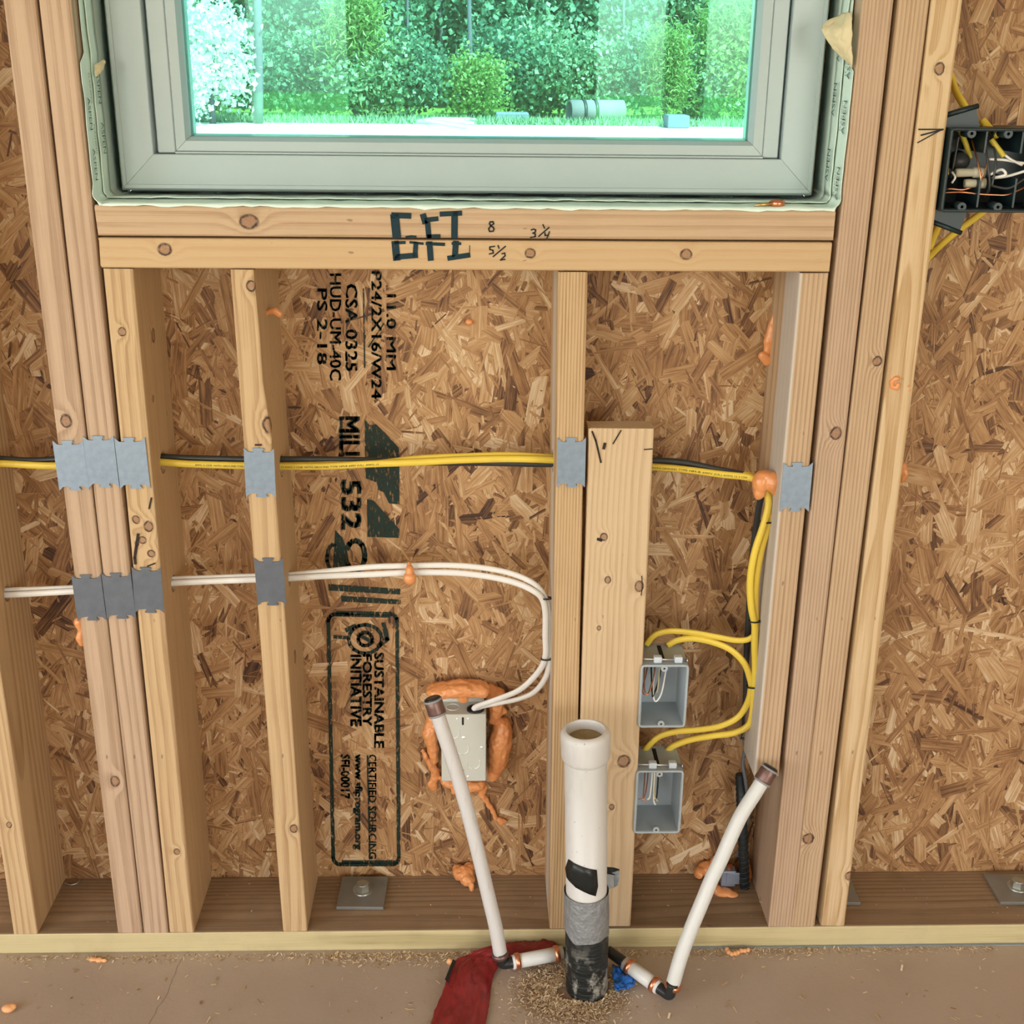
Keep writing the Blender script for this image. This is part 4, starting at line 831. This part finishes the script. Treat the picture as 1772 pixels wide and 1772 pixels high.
# ------------------------------------------------------------------ drain pipe
PVC = NT('white_pvc', .4, .45); c_ = PVC.coord(); sm = PVC.step(PVC.noise(PVC.coord(scale=(14, 14, 5)), 1, 4, .65), .5, .75); spk = PVC.step(PVC.noise(c_, 220, 1), .76, .79)
PVC.color(PVC.mix(PVC.m('MULTIPLY', spk, .5), PVC.mix(PVC.m('MULTIPLY', sm, .45), (.66, .64, .60), (.42, .40, .39)), (.1, .09, .1))); PVC = PVC.mat
TAPG = plain('grey_duct_tape', (.27, .28, .28), .38, var=.18, vs=14, metal=.15, bump=1., bs=95, bd=.006); TAPB = plain('black_tape', (.014, .017, .016), .35, var=.3, bump=.6, bs=60, bd=.003)
TPM = NT('muddy_black_tape', .45, .4); sm = TPM.step(TPM.noise(TPM.coord(scale=(34, 34, 22)), 1, 5, .7), .5, .62); X, Y, Z = TPM.xyz(TPM.coord()); low = TPM.step(Z, .11, .03)
TPM.color(TPM.mix(TPM.m('MULTIPLY', sm, TPM.m('ADD', TPM.m('MULTIPLY', low, .75), .12)), (.014, .017, .016), (.36, .34, .29))); TPM.bump(TPM.noise(TPM.coord(scale=(20, 20, 90)), 1, 3), 1., .006); TPM = TPM.mat
top = at(1013, 1262, -.088); pbx, pby = atz(1020, 1735, 0).x, -.088; base = Vector((pbx-.001, pby, 0)); ax = (Vector((top.x, top.y, top.z))-base); LP = ax.length; ax.normalize()
R0 = .0302
pipe = thing('drain_pipe', base, 'white upright drain pipe wrapped in tape, rising from the floor', 'pipe')
def pk(o): o.parent = pipe; return o
O = Vector((0, 0, 0))
pk(lathe('pipe_body', O, ax, [(R0, .0), (R0, LP-.012), (R0-.0045, LP-.012), (R0-.0045, .22), (.0001, .22)], PVC))
pk(lathe('pipe_collar', O, ax, [(R0, LP-.048), (.0335, LP-.044), (.0345, LP-.040), (.0352, LP-.012), (.0348, LP-.006), (.0325, LP-.002), (.0285, LP), (.0272, LP), (.0262, LP-.003), (.0262, LP-.03)], PVC))
pk(lathe('pipe_plug', O, ax, [(.0001, LP-.016), (.0255, LP-.0145)], plain('dusty_brown_plug', (.30, .22, .11), .7, var=.4, vs=140)))
def hz(row): return at(1016, row, pby-R0).z
z1g, z0g = hz(1562), hz(1634)
def tape(name, za, zb, R, mat, jag=0., seg=64, rows=6):
    a = ax.orthogonal().normalized(); b = ax.cross(a); v = []; f = []
    for i in range(rows+1):
        for s in range(seg):
            an = 2*math.pi*s/seg; h = za+(zb-za)*i/rows
            if i == 0: h += mnoise.noise(Vector((math.cos(an)*1.5, math.sin(an)*1.5, 7)))*jag
            rr_ = R+abs(mnoise.noise(Vector((math.cos(an)*4, math.sin(an)*4, h*60))))*.0014; v.append(ax*h+(a*math.cos(an)+b*math.sin(an))*rr_)
    for i in range(rows):
        for s in range(seg): q = (s+1) % seg; f.append((i*seg+s, i*seg+q, (i+1)*seg+q, (i+1)*seg+s))
    return pk(link(name, mesh(name, v, f, True), mat))
tape('black_wrap', .0, z0g+.012, R0+.0014, TPM, 0, rows=14); tape('grey_tape', z0g, z1g, R0+.0026, TAPG, .014)
def patch(name, rows_px, mat, R, sub=1):      # sheet stuck on the pipe: rows of photo x positions projected on the tube
    v = []; n = len(rows_px[0])
    for row in rows_px:
        for (a, b_) in row:
            d = ray(a, b_); o2 = CAM-base; A = d.x**2+d.y**2; Bq = d.x*o2.x+d.y*o2.y-(d.x*ax.x+d.y*ax.y)*0; 
            zz = at(a, b_, pby-R).z; cx = ax.x/ax.z*zz; cy = ax.y/ax.z*zz; ox, oy = o2.x-cx, o2.y-cy; Bq = d.x*ox+d.y*oy; Cq = ox*ox+oy*oy-R*R
            disc = Bq*Bq-A*Cq; t = (-Bq-math.sqrt(disc))/A if disc > 0 else -Bq/A; v.append(o2+d*t)
    f = [(i*n+j, i*n+j+1, (i+1)*n+j+1, (i+1)*n+j) for i in range(len(rows_px)-1) for j in range(n-1)]
    o = pk(link(name, mesh(name, v, f, True), mat)); md = o.modifiers.new('t', 'SOLIDIFY'); md.thickness = .0006; md.offset = 1; return o
patch('black_tape_patch', [[(983, 1487), (993, 1494), (1007, 1500), (1020, 1504), (1033, 1506)], [(978, 1502), (992, 1509), (1007, 1514), (1021, 1518), (1034, 1520)], [(980, 1518), (993, 1525), (1007, 1531), (1021, 1534), (1035, 1534)], [(984, 1524), (996, 1536), (1009, 1543), (1020, 1548), (1031, 1551)]], TAPB, R0+.0018, 0)
def quadsheet(name, P, mat, parent, lab=None):
    n = len(P[0]); v = [p for r_ in P for p in r_]; f = [(i*n+j, i*n+j+1, (i+1)*n+j+1, (i+1)*n+j) for i in range(len(P)-1) for j in range(n-1)]
    o = link(name, mesh(name, v, f, False), mat); md = o.modifiers.new('t', 'SOLIDIFY'); md.thickness = .0006; world_child(o, parent); 
    if lab: o['label'] = lab
    return o
yq = pby+.022
quadsheet('loose_tape_end', [[at(1050, 1500, yq), at(1062, 1501, yq+.004), at(1072, 1504, yq)], [at(1050, 1512, yq), at(1062, 1514, yq+.002), at(1071, 1512, yq)]], TAPB, pipe)
quadsheet('loose_tape_end', [[at(1050, 1512, yq), at(1062, 1509, yq+.002), at(1071, 1506, yq)], [at(1050, 1526, yq), at(1062, 1524, yq+.004), at(1072, 1520, yq)], [at(1050, 1539, yq), at(1062, 1536, yq+.002), at(1069, 1532, yq)]], plain('silver_tape', (.40, .44, .46), .3, metal=.4, bump=.5, bs=80, bd=.002), pipe, 'torn grey tape end sticking out behind the pipe')

# ------------------------------------------------------------------ translucent water tubes
PEX = NT('translucent_tube', .35, .5); f_ = PEX.step(PEX.noise(PEX.coord(scale=(160, 160, 22)), 1, 4, .7), .56, .72)
PEX.color(PEX.mix(PEX.m('MULTIPLY', f_, .28), (.66, .64, .61), (.50, .27, .18))); PEX.b.inputs['Subsurface Weight'].default_value = .3; PEX.b.inputs['Subsurface Radius'].default_value = (.01, .01, .01); PEX = PEX.mat
PEXC = plain('clean_translucent_tube', (.70, .70, .66), .35, var=.03)
COPD = plain('tarnished_copper', (.20, .12, .10), .4, metal=.6, var=.4, vs=90); ELB = plain('black_fitting', (.02, .022, .022), .35)
GCL = plain('grey_plastic_collar', (.30, .29, .29), .4)
def pex(P, lab, mat, capdir, Rp=.0108):
    pts = [Vector(p) for p in P]; t = thing('water_tube', pts[0], lab, 'tube')
    def kk(o): world_child(o, t); return o
    kk(tube('tube_body', pts, Rp, Rp, mat, seg=24, n=8))
    d = (pts[-1]-pts[-2]).normalized(); e = pts[-1]
    kk(lathe('crimp_ring', e-d*.022, d, [(Rp+.0003, 0), (Rp+.0022, .0005), (Rp+.0026, .004), (Rp+.0022, .012), (Rp+.0026, .018), (Rp+.0012, .0222)], COPD, seg=28))
    for h_ in (-.0235, -.0015): kk(lathe('grey_collar', e+d*h_, d, [(Rp+.0002, 0), (Rp+.0026, .0003), (Rp+.0028, .0018), (Rp+.0024, .0032), (Rp+.0002, .0034)], GCL, seg=28))
    kk(lathe('tube_plug', e+d*.0016, d, [(Rp+.0012, 0), (Rp+.001, .002), (Rp-.0015, .0032), (.0001, .0032)], ELB, seg=28)); return t, kk
eL = atz(870, 1668, .018)
ys_ = lambda y0, y1, n: [y0+(y1-y0)*i/(n-1) for i in range(n)]
PL = [(866, 1652), (858, 1605), (845, 1550), (821, 1450), (794, 1350), (761, 1248), (749, 1212)]
tl, kl = pex([at(a, b_, y) for (a, b_), y in zip(PL, ys_(eL.y+.002, -.015, 7))], 'left translucent water tube leaning in front of the grey metal box, dark capped end', PEX, None)
eR = atz(1158, 1722, .016)
PR_ = [(1163, 1708), (1179, 1653), (1198, 1602), (1217, 1556), (1231, 1522), (1249, 1484), (1265, 1447), (1284, 1408), (1306, 1373), (1332, 1331)]
trr, kr = pex([at(a, b_, y) for (a, b_), y in zip(PR_, ys_(eR.y+.004, -.022, 10))], 'right translucent water tube leaning over the bottom plate towards the short stud', PEXC, None)
def crimp(kk, c, d, Rp=.0108, mat=COP): kk(lathe('crimp_ring', c, d, [(Rp+.0001, 0), (Rp+.0019, .0004), (Rp+.0023, .004), (Rp+.0019, .0075), (Rp+.0001, .008)], mat, seg=28))
def stub(A, B, el, kk, name_lab, upt):
    d = (B-A).normalized(); t = thing('tube_stub', A, name_lab, 'tube')
    def kj(o): world_child(o, t); return o
    kj(tube('tube_body', [A+d*.004, A.lerp(B, .5), B-d*.004], .0108, .0108, PEXC, sub=False, seg=24)); crimp(kj, A+d*.008, d); crimp(kj, B-d*.018, d)
    kj(tube('fitting', [B-d*.006, B, B+d*.030], .0085, .0085, ELB, sub=False, seg=16))
    kk(tube('elbow_fitting', [el+upt*.022, el+upt*.008, el+upt*.001+d*.001, A-d*.0, A+d*.008], .0088, .0088, ELB, seg=18, n=5))
u1 = (at(858, 1605, eL.y)-at(866, 1652, eL.y)).normalized(); crimp(kl, at(865, 1650, eL.y+.002)-u1*.006, u1, mat=COPD)
A = atz(882, 1666, .020); Bp = atz(978, 1648, .022); stub(A, Bp, eL, kl, 'short horizontal tube stub joining the left tube to the pipe foot', u1)
u2 = (at(1179, 1653, eR.y)-at(1163, 1708, eR.y)).normalized(); crimp(kr, at(1165, 1703, eR.y+.004)-u2*.006, u2)
A = atz(1144, 1712, .017); Bp = atz(1078, 1664, .024); stub(A, Bp, eR, kr, 'short horizontal tube stub joining the right tube to the pipe foot', u2)

# ------------------------------------------------------------------ rebar, ground clamp
RB = plain('dark_rebar', (.045, .055, .06), .45, metal=.5, var=.4, vs=60)
rt, rb0 = at(1281, 1340, .105), at(1289, 1536, .088); rb0.z = max(rb0.z, W+.002)
o = tube('rebar', [rt, rt.lerp(rb0, .5), rb0], .0078, .0078, RB, sub=False, seg=16)
tag(o, 'dark ribbed rebar standing in the foam behind the right tube', 'rebar')
d = (rb0-rt); n_ = int(d.length/.0095)
for k in range(n_):
    c = rt+d*((k+.5)/n_); q = d.normalized(); a = q.orthogonal().normalized(); b_ = q.cross(a)
    P = [c+(a*math.cos(t_)+b_*math.sin(t_))*.0079+q*(.0035*math.cos(t_)) for t_ in np.linspace(0, 6.283, 14)]
    r_ = tube('rib', P, .0009, .0009, RB, sub=False, seg=5, cap=False); r_.parent = o
CLP = plain('zinc_clamp', (.30, .36, .46), .4, metal=.5)
gc = at(1262, 1515, .098); t = thing('ground_clamp', gc, 'small blue-grey ground clamp bolted to the rebar foot', 'clamp')
for (b6, bv) in (((-.014, .010, -.006, .010, -.018, .012), .002), ((-.006, .016, -.0075, -.005, -.012, .010), .001)):
    x = box('clamp_body', b6, CLP, t, bev=bv, seg=2)
bm = bmesh.new(); hexprism(bm, Vector((0, -.0, .016)), Matrix.Identity(4), .005, .006); link('bolt_head', frombm(bm, 'h'), COP, t)
# ------------------------------------------------------------------ anchor bolts with square washers
GAL = plain('galvanised_plate', (.30, .31, .29), .42, metal=.6, var=.15, vs=50); GALB = plain('zinc_bolt', (.45, .46, .42), .3, metal=.8)
def anchor(px, corners, lab, bolt=True):
    c = atz(*px, W+.003); t = thing('anchor_bolt', (c.x, c.y, W), lab, 'anchor bolt'); (x0, x1, y0, y1) = corners
    box('square_washer', (x0, x1, y0, y1, .0006, .0062), GAL, t, bev=.0006)
    lathe('round_washer', (0, 0, .0062), (0, 0, 1), [(.0165, 0), (.0165, .0022), (.006, .0022)], GALB, t, seg=28)
    bm = bmesh.new(); hexprism(bm, Vector((0, 0, .0135)), Matrix.Identity(4), .0122, .0105); link('hex_nut', frombm(bm, 'n'), GALB, t)
    lathe('bolt_end', (0, 0, .018), (0, 0, 1), [(.0092, 0), (.0092, .0012), (.0075, .0018), (.0001, .0018)], GALB, t, seg=18); t.rotation_euler.z = math.radians(-1.5); return t
anchor((628, 1543), (-.038, .038, -.043, .036), 'square washer and hex bolt on the plate, left of the foam blob')
anchor((1760, 1537), (-.043, .038, -.040, .034), 'square washer and hex bolt on the plate at the right edge, under bare board')
anchor((1440, 1540), (-.036, .0375, -.036, .038), 'square washer mostly hidden behind the wavy-grained stud foot')
# small shims, staples and clutter
sh = tube('wood_shim', [at(1318, 1562, .052), at(1326, 1530, .060)], .0028, .0045, M['G'], sub=False, seg=4); tag(sh, 'small tan wood splinter leaning in the corner at the stud foot right of the rebar', 'splinter')
cl = thing('tube_crimp_clamp', atz(1345, 351, zt+.006), 'copper crimp clamp lying on the right end of the sill membrane', 'clamp')
P = [Vector((math.cos(t_)*.0088, math.sin(t_)*.0088, 0)) for t_ in np.linspace(0, 6.283, 22)]
lathe('ring', (0, 0, -.0045), (0, 0, 1), [(.0085, 0), (.0095, 0), (.0095, .008), (.0085, .008), (.0085, 0)], COP, cl, seg=28)
BR = plain('brass', (.62, .43, .16), .3, metal=.85)
tube('pin', [Vector((-.008, -.002, -.001)), Vector((-.02, -.003, -.002)), Vector((-.030, -.004, -.003))], .003, .003, BR, cl, sub=False, seg=10, rad=lambda t_: 1-.6*t_)
for (P_, m_, lab, nm) in (([(112, 1528), (122, 1531), (134, 1528), (139, 1521)], NAIL, 'bent shiny wire lying on the plate beside the far left stud', 'bent_wire'),):
    o = tube(nm, [atz(a, b_, W+.002) for a, b_ in P_], .0012, .0012, m_, seg=6); tag(o, lab, 'wire')

# ------------------------------------------------------------------ red sheet, blue sleeve
RED = NT('red_film', .32, .5); RED.color(RED.mix(RED.noise(RED.coord(), 25, 4), (.20, .012, .014), (.32, .03, .03))); RED.bump(RED.noise(RED.coord(), 30, 4, .6), .5, .006); RED = RED.mat
L_ = [(912, 1630, .012), (880, 1632, .02), (845, 1640, .02), (810, 1652, .016), (786, 1662, .014), (775, 1690, .010), (764, 1722, .008), (752, 1750, .006), (740, 1785, .004), (733, 1815, .003)]
R_ = [(974, 1640, .006), (960, 1660, .004), (940, 1672, .003), (900, 1668, .003), (868, 1668, .003), (856, 1685, .003), (850, 1705, .003), (848, 1740, .003), (838, 1785, .003), (828, 1815, .003)]
rows = []
for (a, b_) in zip(L_, R_):
    p, q = atz(*a), atz(*b_); rows.append([p.lerp(q, t_)+Vector((0, 0, (.014*math.sin(t_*math.pi)*(.5+mnoise.noise(Vector((a[1]*.03, t_*2, 1))))+.003))) for t_ in np.linspace(0, 1, 8)])
rs = link('red_sheet', mesh('red_sheet', [p for r_ in rows for p in r_], [(i*8+j, i*8+j+1, (i+1)*8+j+1, (i+1)*8+j) for i in range(len(rows)-1) for j in range(7)], True), RED)
for md_ in (rs.modifiers.new('s', 'SUBSURF'),): md_.levels = md_.render_levels = 2
md = rs.modifiers.new('d', 'DISPLACE'); md.texture = ftex; md.strength = .011; md.mid_level = .3
md = rs.modifiers.new('t', 'SOLIDIFY'); md.thickness = .0008
tag(rs, 'crumpled dark red plastic sheet on the floor left of the drain pipe', 'plastic sheet')
tr_ = quadsheet('black_tear', [[atz(784, 1660, .022), atz(790, 1664, .022)], [atz(776, 1680, .021), atz(781, 1682, .021)], [atz(770, 1695, .018), atz(776, 1702, .018)]], TAPB, rs, 'black tape edge of the sheet')
BLU = NT('blue_sleeve', .4, .5); BLU.color(BLU.mix(BLU.noise(BLU.coord(), 60, 4), (.005, .06, .32), (.03, .22, .70))); BLU = BLU.mat
rows = []
for i, r_ in enumerate(([(1058, 1665), (1068, 1672), (1080, 1680), (1092, 1688)], [(1060, 1680), (1072, 1688), (1086, 1694), (1100, 1699)], [(1062, 1700), (1074, 1704), (1086, 1704), (1098, 1706)], [(1062, 1716), (1070, 1716), (1078, 1712), (1086, 1710)])):
    rows.append([atz(a, b_, .006+.010*((i+j) % 2)) for j, (a, b_) in enumerate(r_)])
bs_ = link('blue_sleeve', mesh('bs', [p for r_ in rows for p in r_], [(i*4+j, i*4+j+1, (i+1)*4+j+1, (i+1)*4+j) for i in range(3) for j in range(3)], True), BLU)
md = bs_.modifiers.new('s', 'SUBSURF'); md.levels = md.render_levels = 3; md = bs_.modifiers.new('d', 'DISPLACE'); md.texture = ftex; md.strength = .014; md = bs_.modifiers.new('t', 'SOLIDIFY'); md.thickness = .0015
tag(bs_, 'crumpled bright blue plastic sleeve at the foot of the drain pipe', 'plastic sleeve')

# ------------------------------------------------------------------ sawdust
CH = NT('sawdust', .8, .2); g_ = CH.n('ShaderNodeNewGeometry'); CH.color(CH.ramp(g_.outputs['Random Per Island'], [(0, (.30, .18, .09)), (.5, (.58, .42, .25)), (1, (.82, .68, .48))])); CH = CH.mat
def chips(name, lab, n, fn, mn=.0015, mx=.007):
    r = np.random.default_rng(len(lab)); V = []; F = []
    for i in range(n):
        p = fn(r); L = r.uniform(mn, mx); w_ = L*r.uniform(.12, .4); a = r.uniform(0, 6.28); ti = r.uniform(-.5, .5); k = len(V); h = .0003+abs(math.sin(ti))*L/2+.0005
        dx, dy = math.cos(a), math.sin(a); z = (p[2] if len(p) > 2 else 0)
        for (s, q) in ((-1, -1), (1, -1), (1, 1), (-1, 1)):
            V.append((p[0]+dx*s*L/2-dy*q*w_/2, p[1]+dy*s*L/2+dx*q*w_/2, z+h+s*math.sin(ti)*L/2)); 
        for j in range(4): V.append((V[k+j][0], V[k+j][1], V[k+j][2]-.0004))
        F += [(k, k+1, k+2, k+3), (k+7, k+6, k+5, k+4), (k, k+4, k+5, k+1), (k+1, k+5, k+6, k+2), (k+2, k+6, k+7, k+3), (k+3, k+7, k+4, k)]
    return tag(link(name, mesh(name, V, F), CH), lab, 'sawdust', kind='stuff')
cP = atz(985, 1735, 0)
def around(r):
    for _ in range(40):
        a, q = r.uniform(0, 6.28), abs(r.normal(0, 1))
        p = (pbx-.028+math.cos(a)*.036*(.6+q), pby-.012+math.sin(a)*.034*(.5+q), abs(r.normal(0, .0014)))
        if (p[0]-pbx)**2+(p[1]-pby)**2 > .034**2 and p[1] < -.03: return p
    return (pbx-.08, pby, 0)
chips('sawdust', 'pile of sawdust and wood shavings heaped on the floor around the drain pipe foot', 4200, around, .001, .006)
def along(r):
    x = r.uniform(-.85, .72); 
    if r.random() < .35: x = r.uniform(-.35, -.10)
    if r.random() < .15: x = r.normal(.35, .1)
    return (x, -.006-abs(r.normal(0, .009 if not -.35 < x < -.1 else .014)), 0)
chips('sawdust', 'line of fine sawdust along the floor in front of the bottom plate', 2200, along, .0012, .006)
chips('sawdust', 'stray wood chips scattered over the open floor', 260, lambda r: (r.uniform(-.8, .7), -abs(r.uniform(.02, .25)), 0), .0018, .009)
chips('sawdust', 'few wood crumbs lying on top of the bottom plate', 90, lambda r: (r.uniform(-.75, .8), r.uniform(.02, .13), W), .001, .0035)

# ------------------------------------------------------------------ outdoors
GZ = -.35
gm = NT('pale_gravel', .9, .2); gm.color(gm.mix(gm.noise(gm.coord(), .6, 6, .65), (.74, .70, .60), (.86, .83, .74))); 
tag(box('yard_gravel', (-60, 60, .4, 32.5, GZ-.3, GZ), gm.mat), kind='structure')
gr = NT('lawn', .9, .2); gr.color(gr.mix(gr.noise(gr.coord(), 1.5, 6, .7), (.10, .20, .03), (.26, .38, .08)))
tag(box('forest_ground', (-60, 60, 32.5, 90, GZ-.3, GZ-.01), gr.mat), kind='structure'); tag(box('back_lawn', (-60, 60, -60, -5.3, GZ-.3, GZ), gr.mat), kind='structure')
def leafmat(name, a, b):
    N = NT(name, .5, .35); g = N.n('ShaderNodeNewGeometry'); c = N.mix(g.outputs['Random Per Island'], a, b); N.color(c)
    tl_ = N.n('ShaderNodeBsdfTranslucent'); N.put(tl_.inputs[0], c); mx_ = N.n('ShaderNodeMixShader'); mx_.inputs[0].default_value = .35
    N.t.links.new(N.b.outputs[0], mx_.inputs[1]); N.t.links.new(tl_.outputs[0], mx_.inputs[2]); N.t.links.new(mx_.outputs[0], N.out.inputs[0]); return N.mat
LM = [leafmat('leaves_deep', (.03, .10, .06), (.28, .46, .28)), leafmat('leaves_mid', (.07, .19, .09), (.54, .68, .42)), leafmat('leaves_yellow', (.14, .28, .06), (.40, .52, .18)), leafmat('leaves_pale', (.62, .68, .58), (.94, .94, .90))]
BARK = plain('bark', (.13, .12, .14), .9, var=.3, vs=8)
def leaves(n, rx, rz, h0, size, seed, needle=False):
    r = np.random.default_rng(seed); nb = 26; cen = r.normal(0, 1, (nb, 3)); cen /= np.linalg.norm(cen, axis=1)[:, None]; cen *= r.uniform(.3, .85, (nb, 1)); V = []; F = []
    for i in range(n):
        c = cen[r.integers(nb)]; q = r.normal(0, .24, 3); p = (c+q)*np.array([rx, rx*.8, rz])+np.array([0, 0, h0+rz])
        if p[2] < .02: p[2] = r.uniform(.02, .6)
        s = size*r.uniform(.5, 1.3); u = r.normal(0, 1, 3); u /= np.linalg.norm(u); v = np.cross(u, r.normal(0, 1, 3)); v /= np.linalg.norm(v); w_ = v*s*(.12 if needle else .42); u = u*s; nn = np.cross(u, v)*.12; k = len(V)
        V += [p-u*.5, p+w_+nn, p+u*.5, p-w_+nn]; F += [(k, k+1, k+2), (k, k+2, k+3)]
    return mesh('foliage', V, F)
protos = {('bush', m_): leaves(3800, 1.5, 1.3, .0, .17, 11+m_) for m_ in range(3)}
protos.update({('tree', m_): leaves(7500, 2.3, 3.0, .1, .21, 21+m_) for m_ in range(2)}); protos[('pine', 2)] = leaves(4200, 1.3, 2.1, .4, .30, 31, True); protos[('pale', 3)] = leaves(3600, 1.2, 1.35, .3, .16, 41)
used = set()
def tree(kind, m_, px, row, sc, lab, cat, grp, tk=None):
    p = atz(px, row, GZ); me = protos[(kind, m_)]
    if (kind, m_) not in used: me.materials.append(LM[m_]); used.add((kind, m_))
    t = thing({'bush': 'forest_bush', 'tree': 'forest_tree', 'pine': 'young_pine', 'pale': 'pale_bush'}[kind], p, lab, cat, grp)
    o = link('foliage', me, None, t); o.scale = (sc, sc, sc); o.rotation_euler.z = random.uniform(0, 6.28)
    if kind != 'bush': link('trunk', tube_mesh([Vector((0, 0, -.1)), Vector((.05, 0, 1.5*sc)), Vector((0, .1, 4.5*sc if kind == 'tree' else 2.6*sc))], .08*sc, .08*sc, seg=8, n=3, rad=lambda q: 1-.6*q), BARK, t)
ORD = ['first', 'second', 'third', 'fourth', 'fifth', 'sixth', 'seventh', 'eighth']; ordn = {}
L3 = ['dense deep green', 'fresh mid green', 'yellow green']
for (px, row, m_, sc) in ((340, 203, 1, 1.0), (470, 200, 0, .9), (560, 200, 1, .9), (640, 204, 1, .95), (720, 203, 0, .9), (830, 205, 2, .7), (880, 201, 0, 1.0), (950, 200, 1, 1.1), (1035, 204, 1, .9), (1110, 204, 0, 1.0), (1215, 206, 1, .9), (1270, 208, 2, .9), ):
    ordn[m_] = ordn.get(m_, 0)+1
    tree('bush', m_, px, row, sc, '%s bush at the forest edge, %s of its colour from the left' % (L3[m_], ORD[ordn[m_]-1]), 'bush', 'forest edge bushes')
for (px, row, m_, sc) in ((250, 190, 1, 1), (345, 184, 0, 1.1), (450, 186, 0, 1.1), (560, 183, 1, 1.0), (640, 187, 0, 1.1), (725, 182, 0, 1.1), (800, 183, 1, 1.0), (880, 186, 0, 1.1), (960, 181, 1, 1.1), (1040, 186, 0, 1.1), (1120, 182, 0, 1.0), (1200, 186, 1, 1.1), (1290, 184, 0, 1.1), (1380, 188, 1, 1.0), (300, 170, 0, 1.5), (420, 168, 1, 1.5), (540, 169, 0, 1.5), (660, 168, 0, 1.5), (780, 168, 1, 1.5), (900, 168, 0, 1.5), (1020, 169, 0, 1.5), (1140, 168, 1, 1.5), (1260, 168, 0, 1.5), (1380, 169, 0, 1.5)):
    tree('tree', m_, px, row, sc, L3[m_]+' broadleaf tree in the woods seen through the window', 'tree', 'woodland trees '+L3[m_])
for (px, row, sc, lw) in ((615, 204, .85, 'left of the debris pile'), (1150, 212, .6, 'just left of the right grey slab'), (1240, 206, .9, 'right of the right grey slab'), (1320, 206, 1.0, 'behind the right edge of the glass')):
    tree('pine', 2, px, row, sc, 'light yellow-green young pine '+lw, 'pine', 'young pines')
tree('pale', 3, 368, 214, 1.05, 'whitish bush at the left side of the window view', 'bush', None)
tree('pale', 3, 312, 219, .7, 'smaller whitish bush at the left edge of the window view', 'bush', None)
def trunk(px, row, px2, r_, lab):
    p = atz(px, row, GZ); q = at(px2, -60, p.y); t = Vector((0, 0, 0)); o = link('tree_trunk', tube_mesh([t, (q-p)*.5+Vector((.03, 0, 0)), (q-p)*1.6], r_, r_, seg=10, n=4, rad=lambda k: 1-.35*k), BARK, loc=p); tag(o, lab, 'tree trunk')
trunk(814, 204, 809, .085, 'tall straight grey tree trunk in the middle of the window view'); trunk(764, 186, 760, .10, 'dimmer tree trunk left of the middle one'); trunk(447, 214, 443, .13, 'dark trunk behind the pale bush at left')
trunk(1077, 203, 1078, .045, 'thin dark trunk right of the culvert pipe'); trunk(705, 200, 703, .05, 'thin pale sapling trunk left of the debris pile')
CON_ = plain('old_concrete', (.26, .21, .21), .8, var=.15, vs=3)
p = atz(985, 214, GZ); q = atz(1062, 213, GZ); cu = thing('culvert_pipe', p, 'big reddish-grey culvert pipe lying at the forest edge', 'pipe')
lathe('pipe_shell', (0, .2, .30), (1, .25, 0), [(.26, 0), (.31, 0), (.31, 1.55), (.26, 1.55), (.26, 0)], CON_, cu, seg=24)
for s_ in (.35, .68): lathe('band', (0, .2, .30), (1, .25, 0), [(.312, s_), (.335, s_), (.335, s_+.08), (.312, s_+.08)], BKC, cu, seg=24)
LOG = plain('bleached_log', (.55, .50, .44), .8, var=.2, vs=6)
for k in range(7):
    a = atz(722+k*5, 210-k*.8, GZ+.12+.06*(k % 3)); b_ = atz(800+k*4, 213-k, GZ+.08+.05*(k % 2)); b_.y = a.y+.3
    o = tube('bleached_log', [a, a.lerp(b_, .5), b_], .05, .05, LOG, sub=False, seg=8); o.data.transform(Matrix.Translation(-a)); o.location = a; tag(o, 'sun-bleached log in the pile at the forest edge', 'log', 'bleached logs in the debris pile')
STN = plain('grey_rubble', (.20, .21, .25), .85, var=.2, vs=4)
for (x0, x1, rw, h_, lab) in ((858, 915, 211, .24, 'low grey concrete slab left of the culvert pipe'), (1155, 1192, 222, .32, 'low grey slab in the grass right of the culvert pipe')):
    a = atz(x0, rw, GZ); b_ = atz(x1, rw, GZ); bm = bmesh.new(); addbox(bm, 0, b_.x-a.x, 0, .8, 0, h_, .04, 2); o = link('concrete_slab', frombm(bm, 'c'), STN, loc=(a.x, a.y, GZ)); tag(o, lab, 'slab')
def grass(name, lab, n, fn):
    r = np.random.default_rng(n); V = []; F = []
    for i in range(n):
        x, y = fn(r); h = r.uniform(.05, .26); a = r.uniform(0, 3.14); k = len(V); dx, dy = math.cos(a)*.02, math.sin(a)*.02; bx_, by_ = r.normal(0, .08, 2)
        V += [(x-dx, y-dy, GZ), (x+dx, y+dy, GZ), (x+bx_, y+by_, GZ+h)]; F.append((k, k+1, k+2))
    tag(link(name, mesh(name, V, F), LM[1]), lab, 'grass', kind='stuff')
grass('tall_grass', 'tall weeds growing along the forest edge', 9000, lambda r: (r.uniform(-12, 12), 32.2+abs(r.normal(0, 1.0))))
bpy.context.view_layer.update()
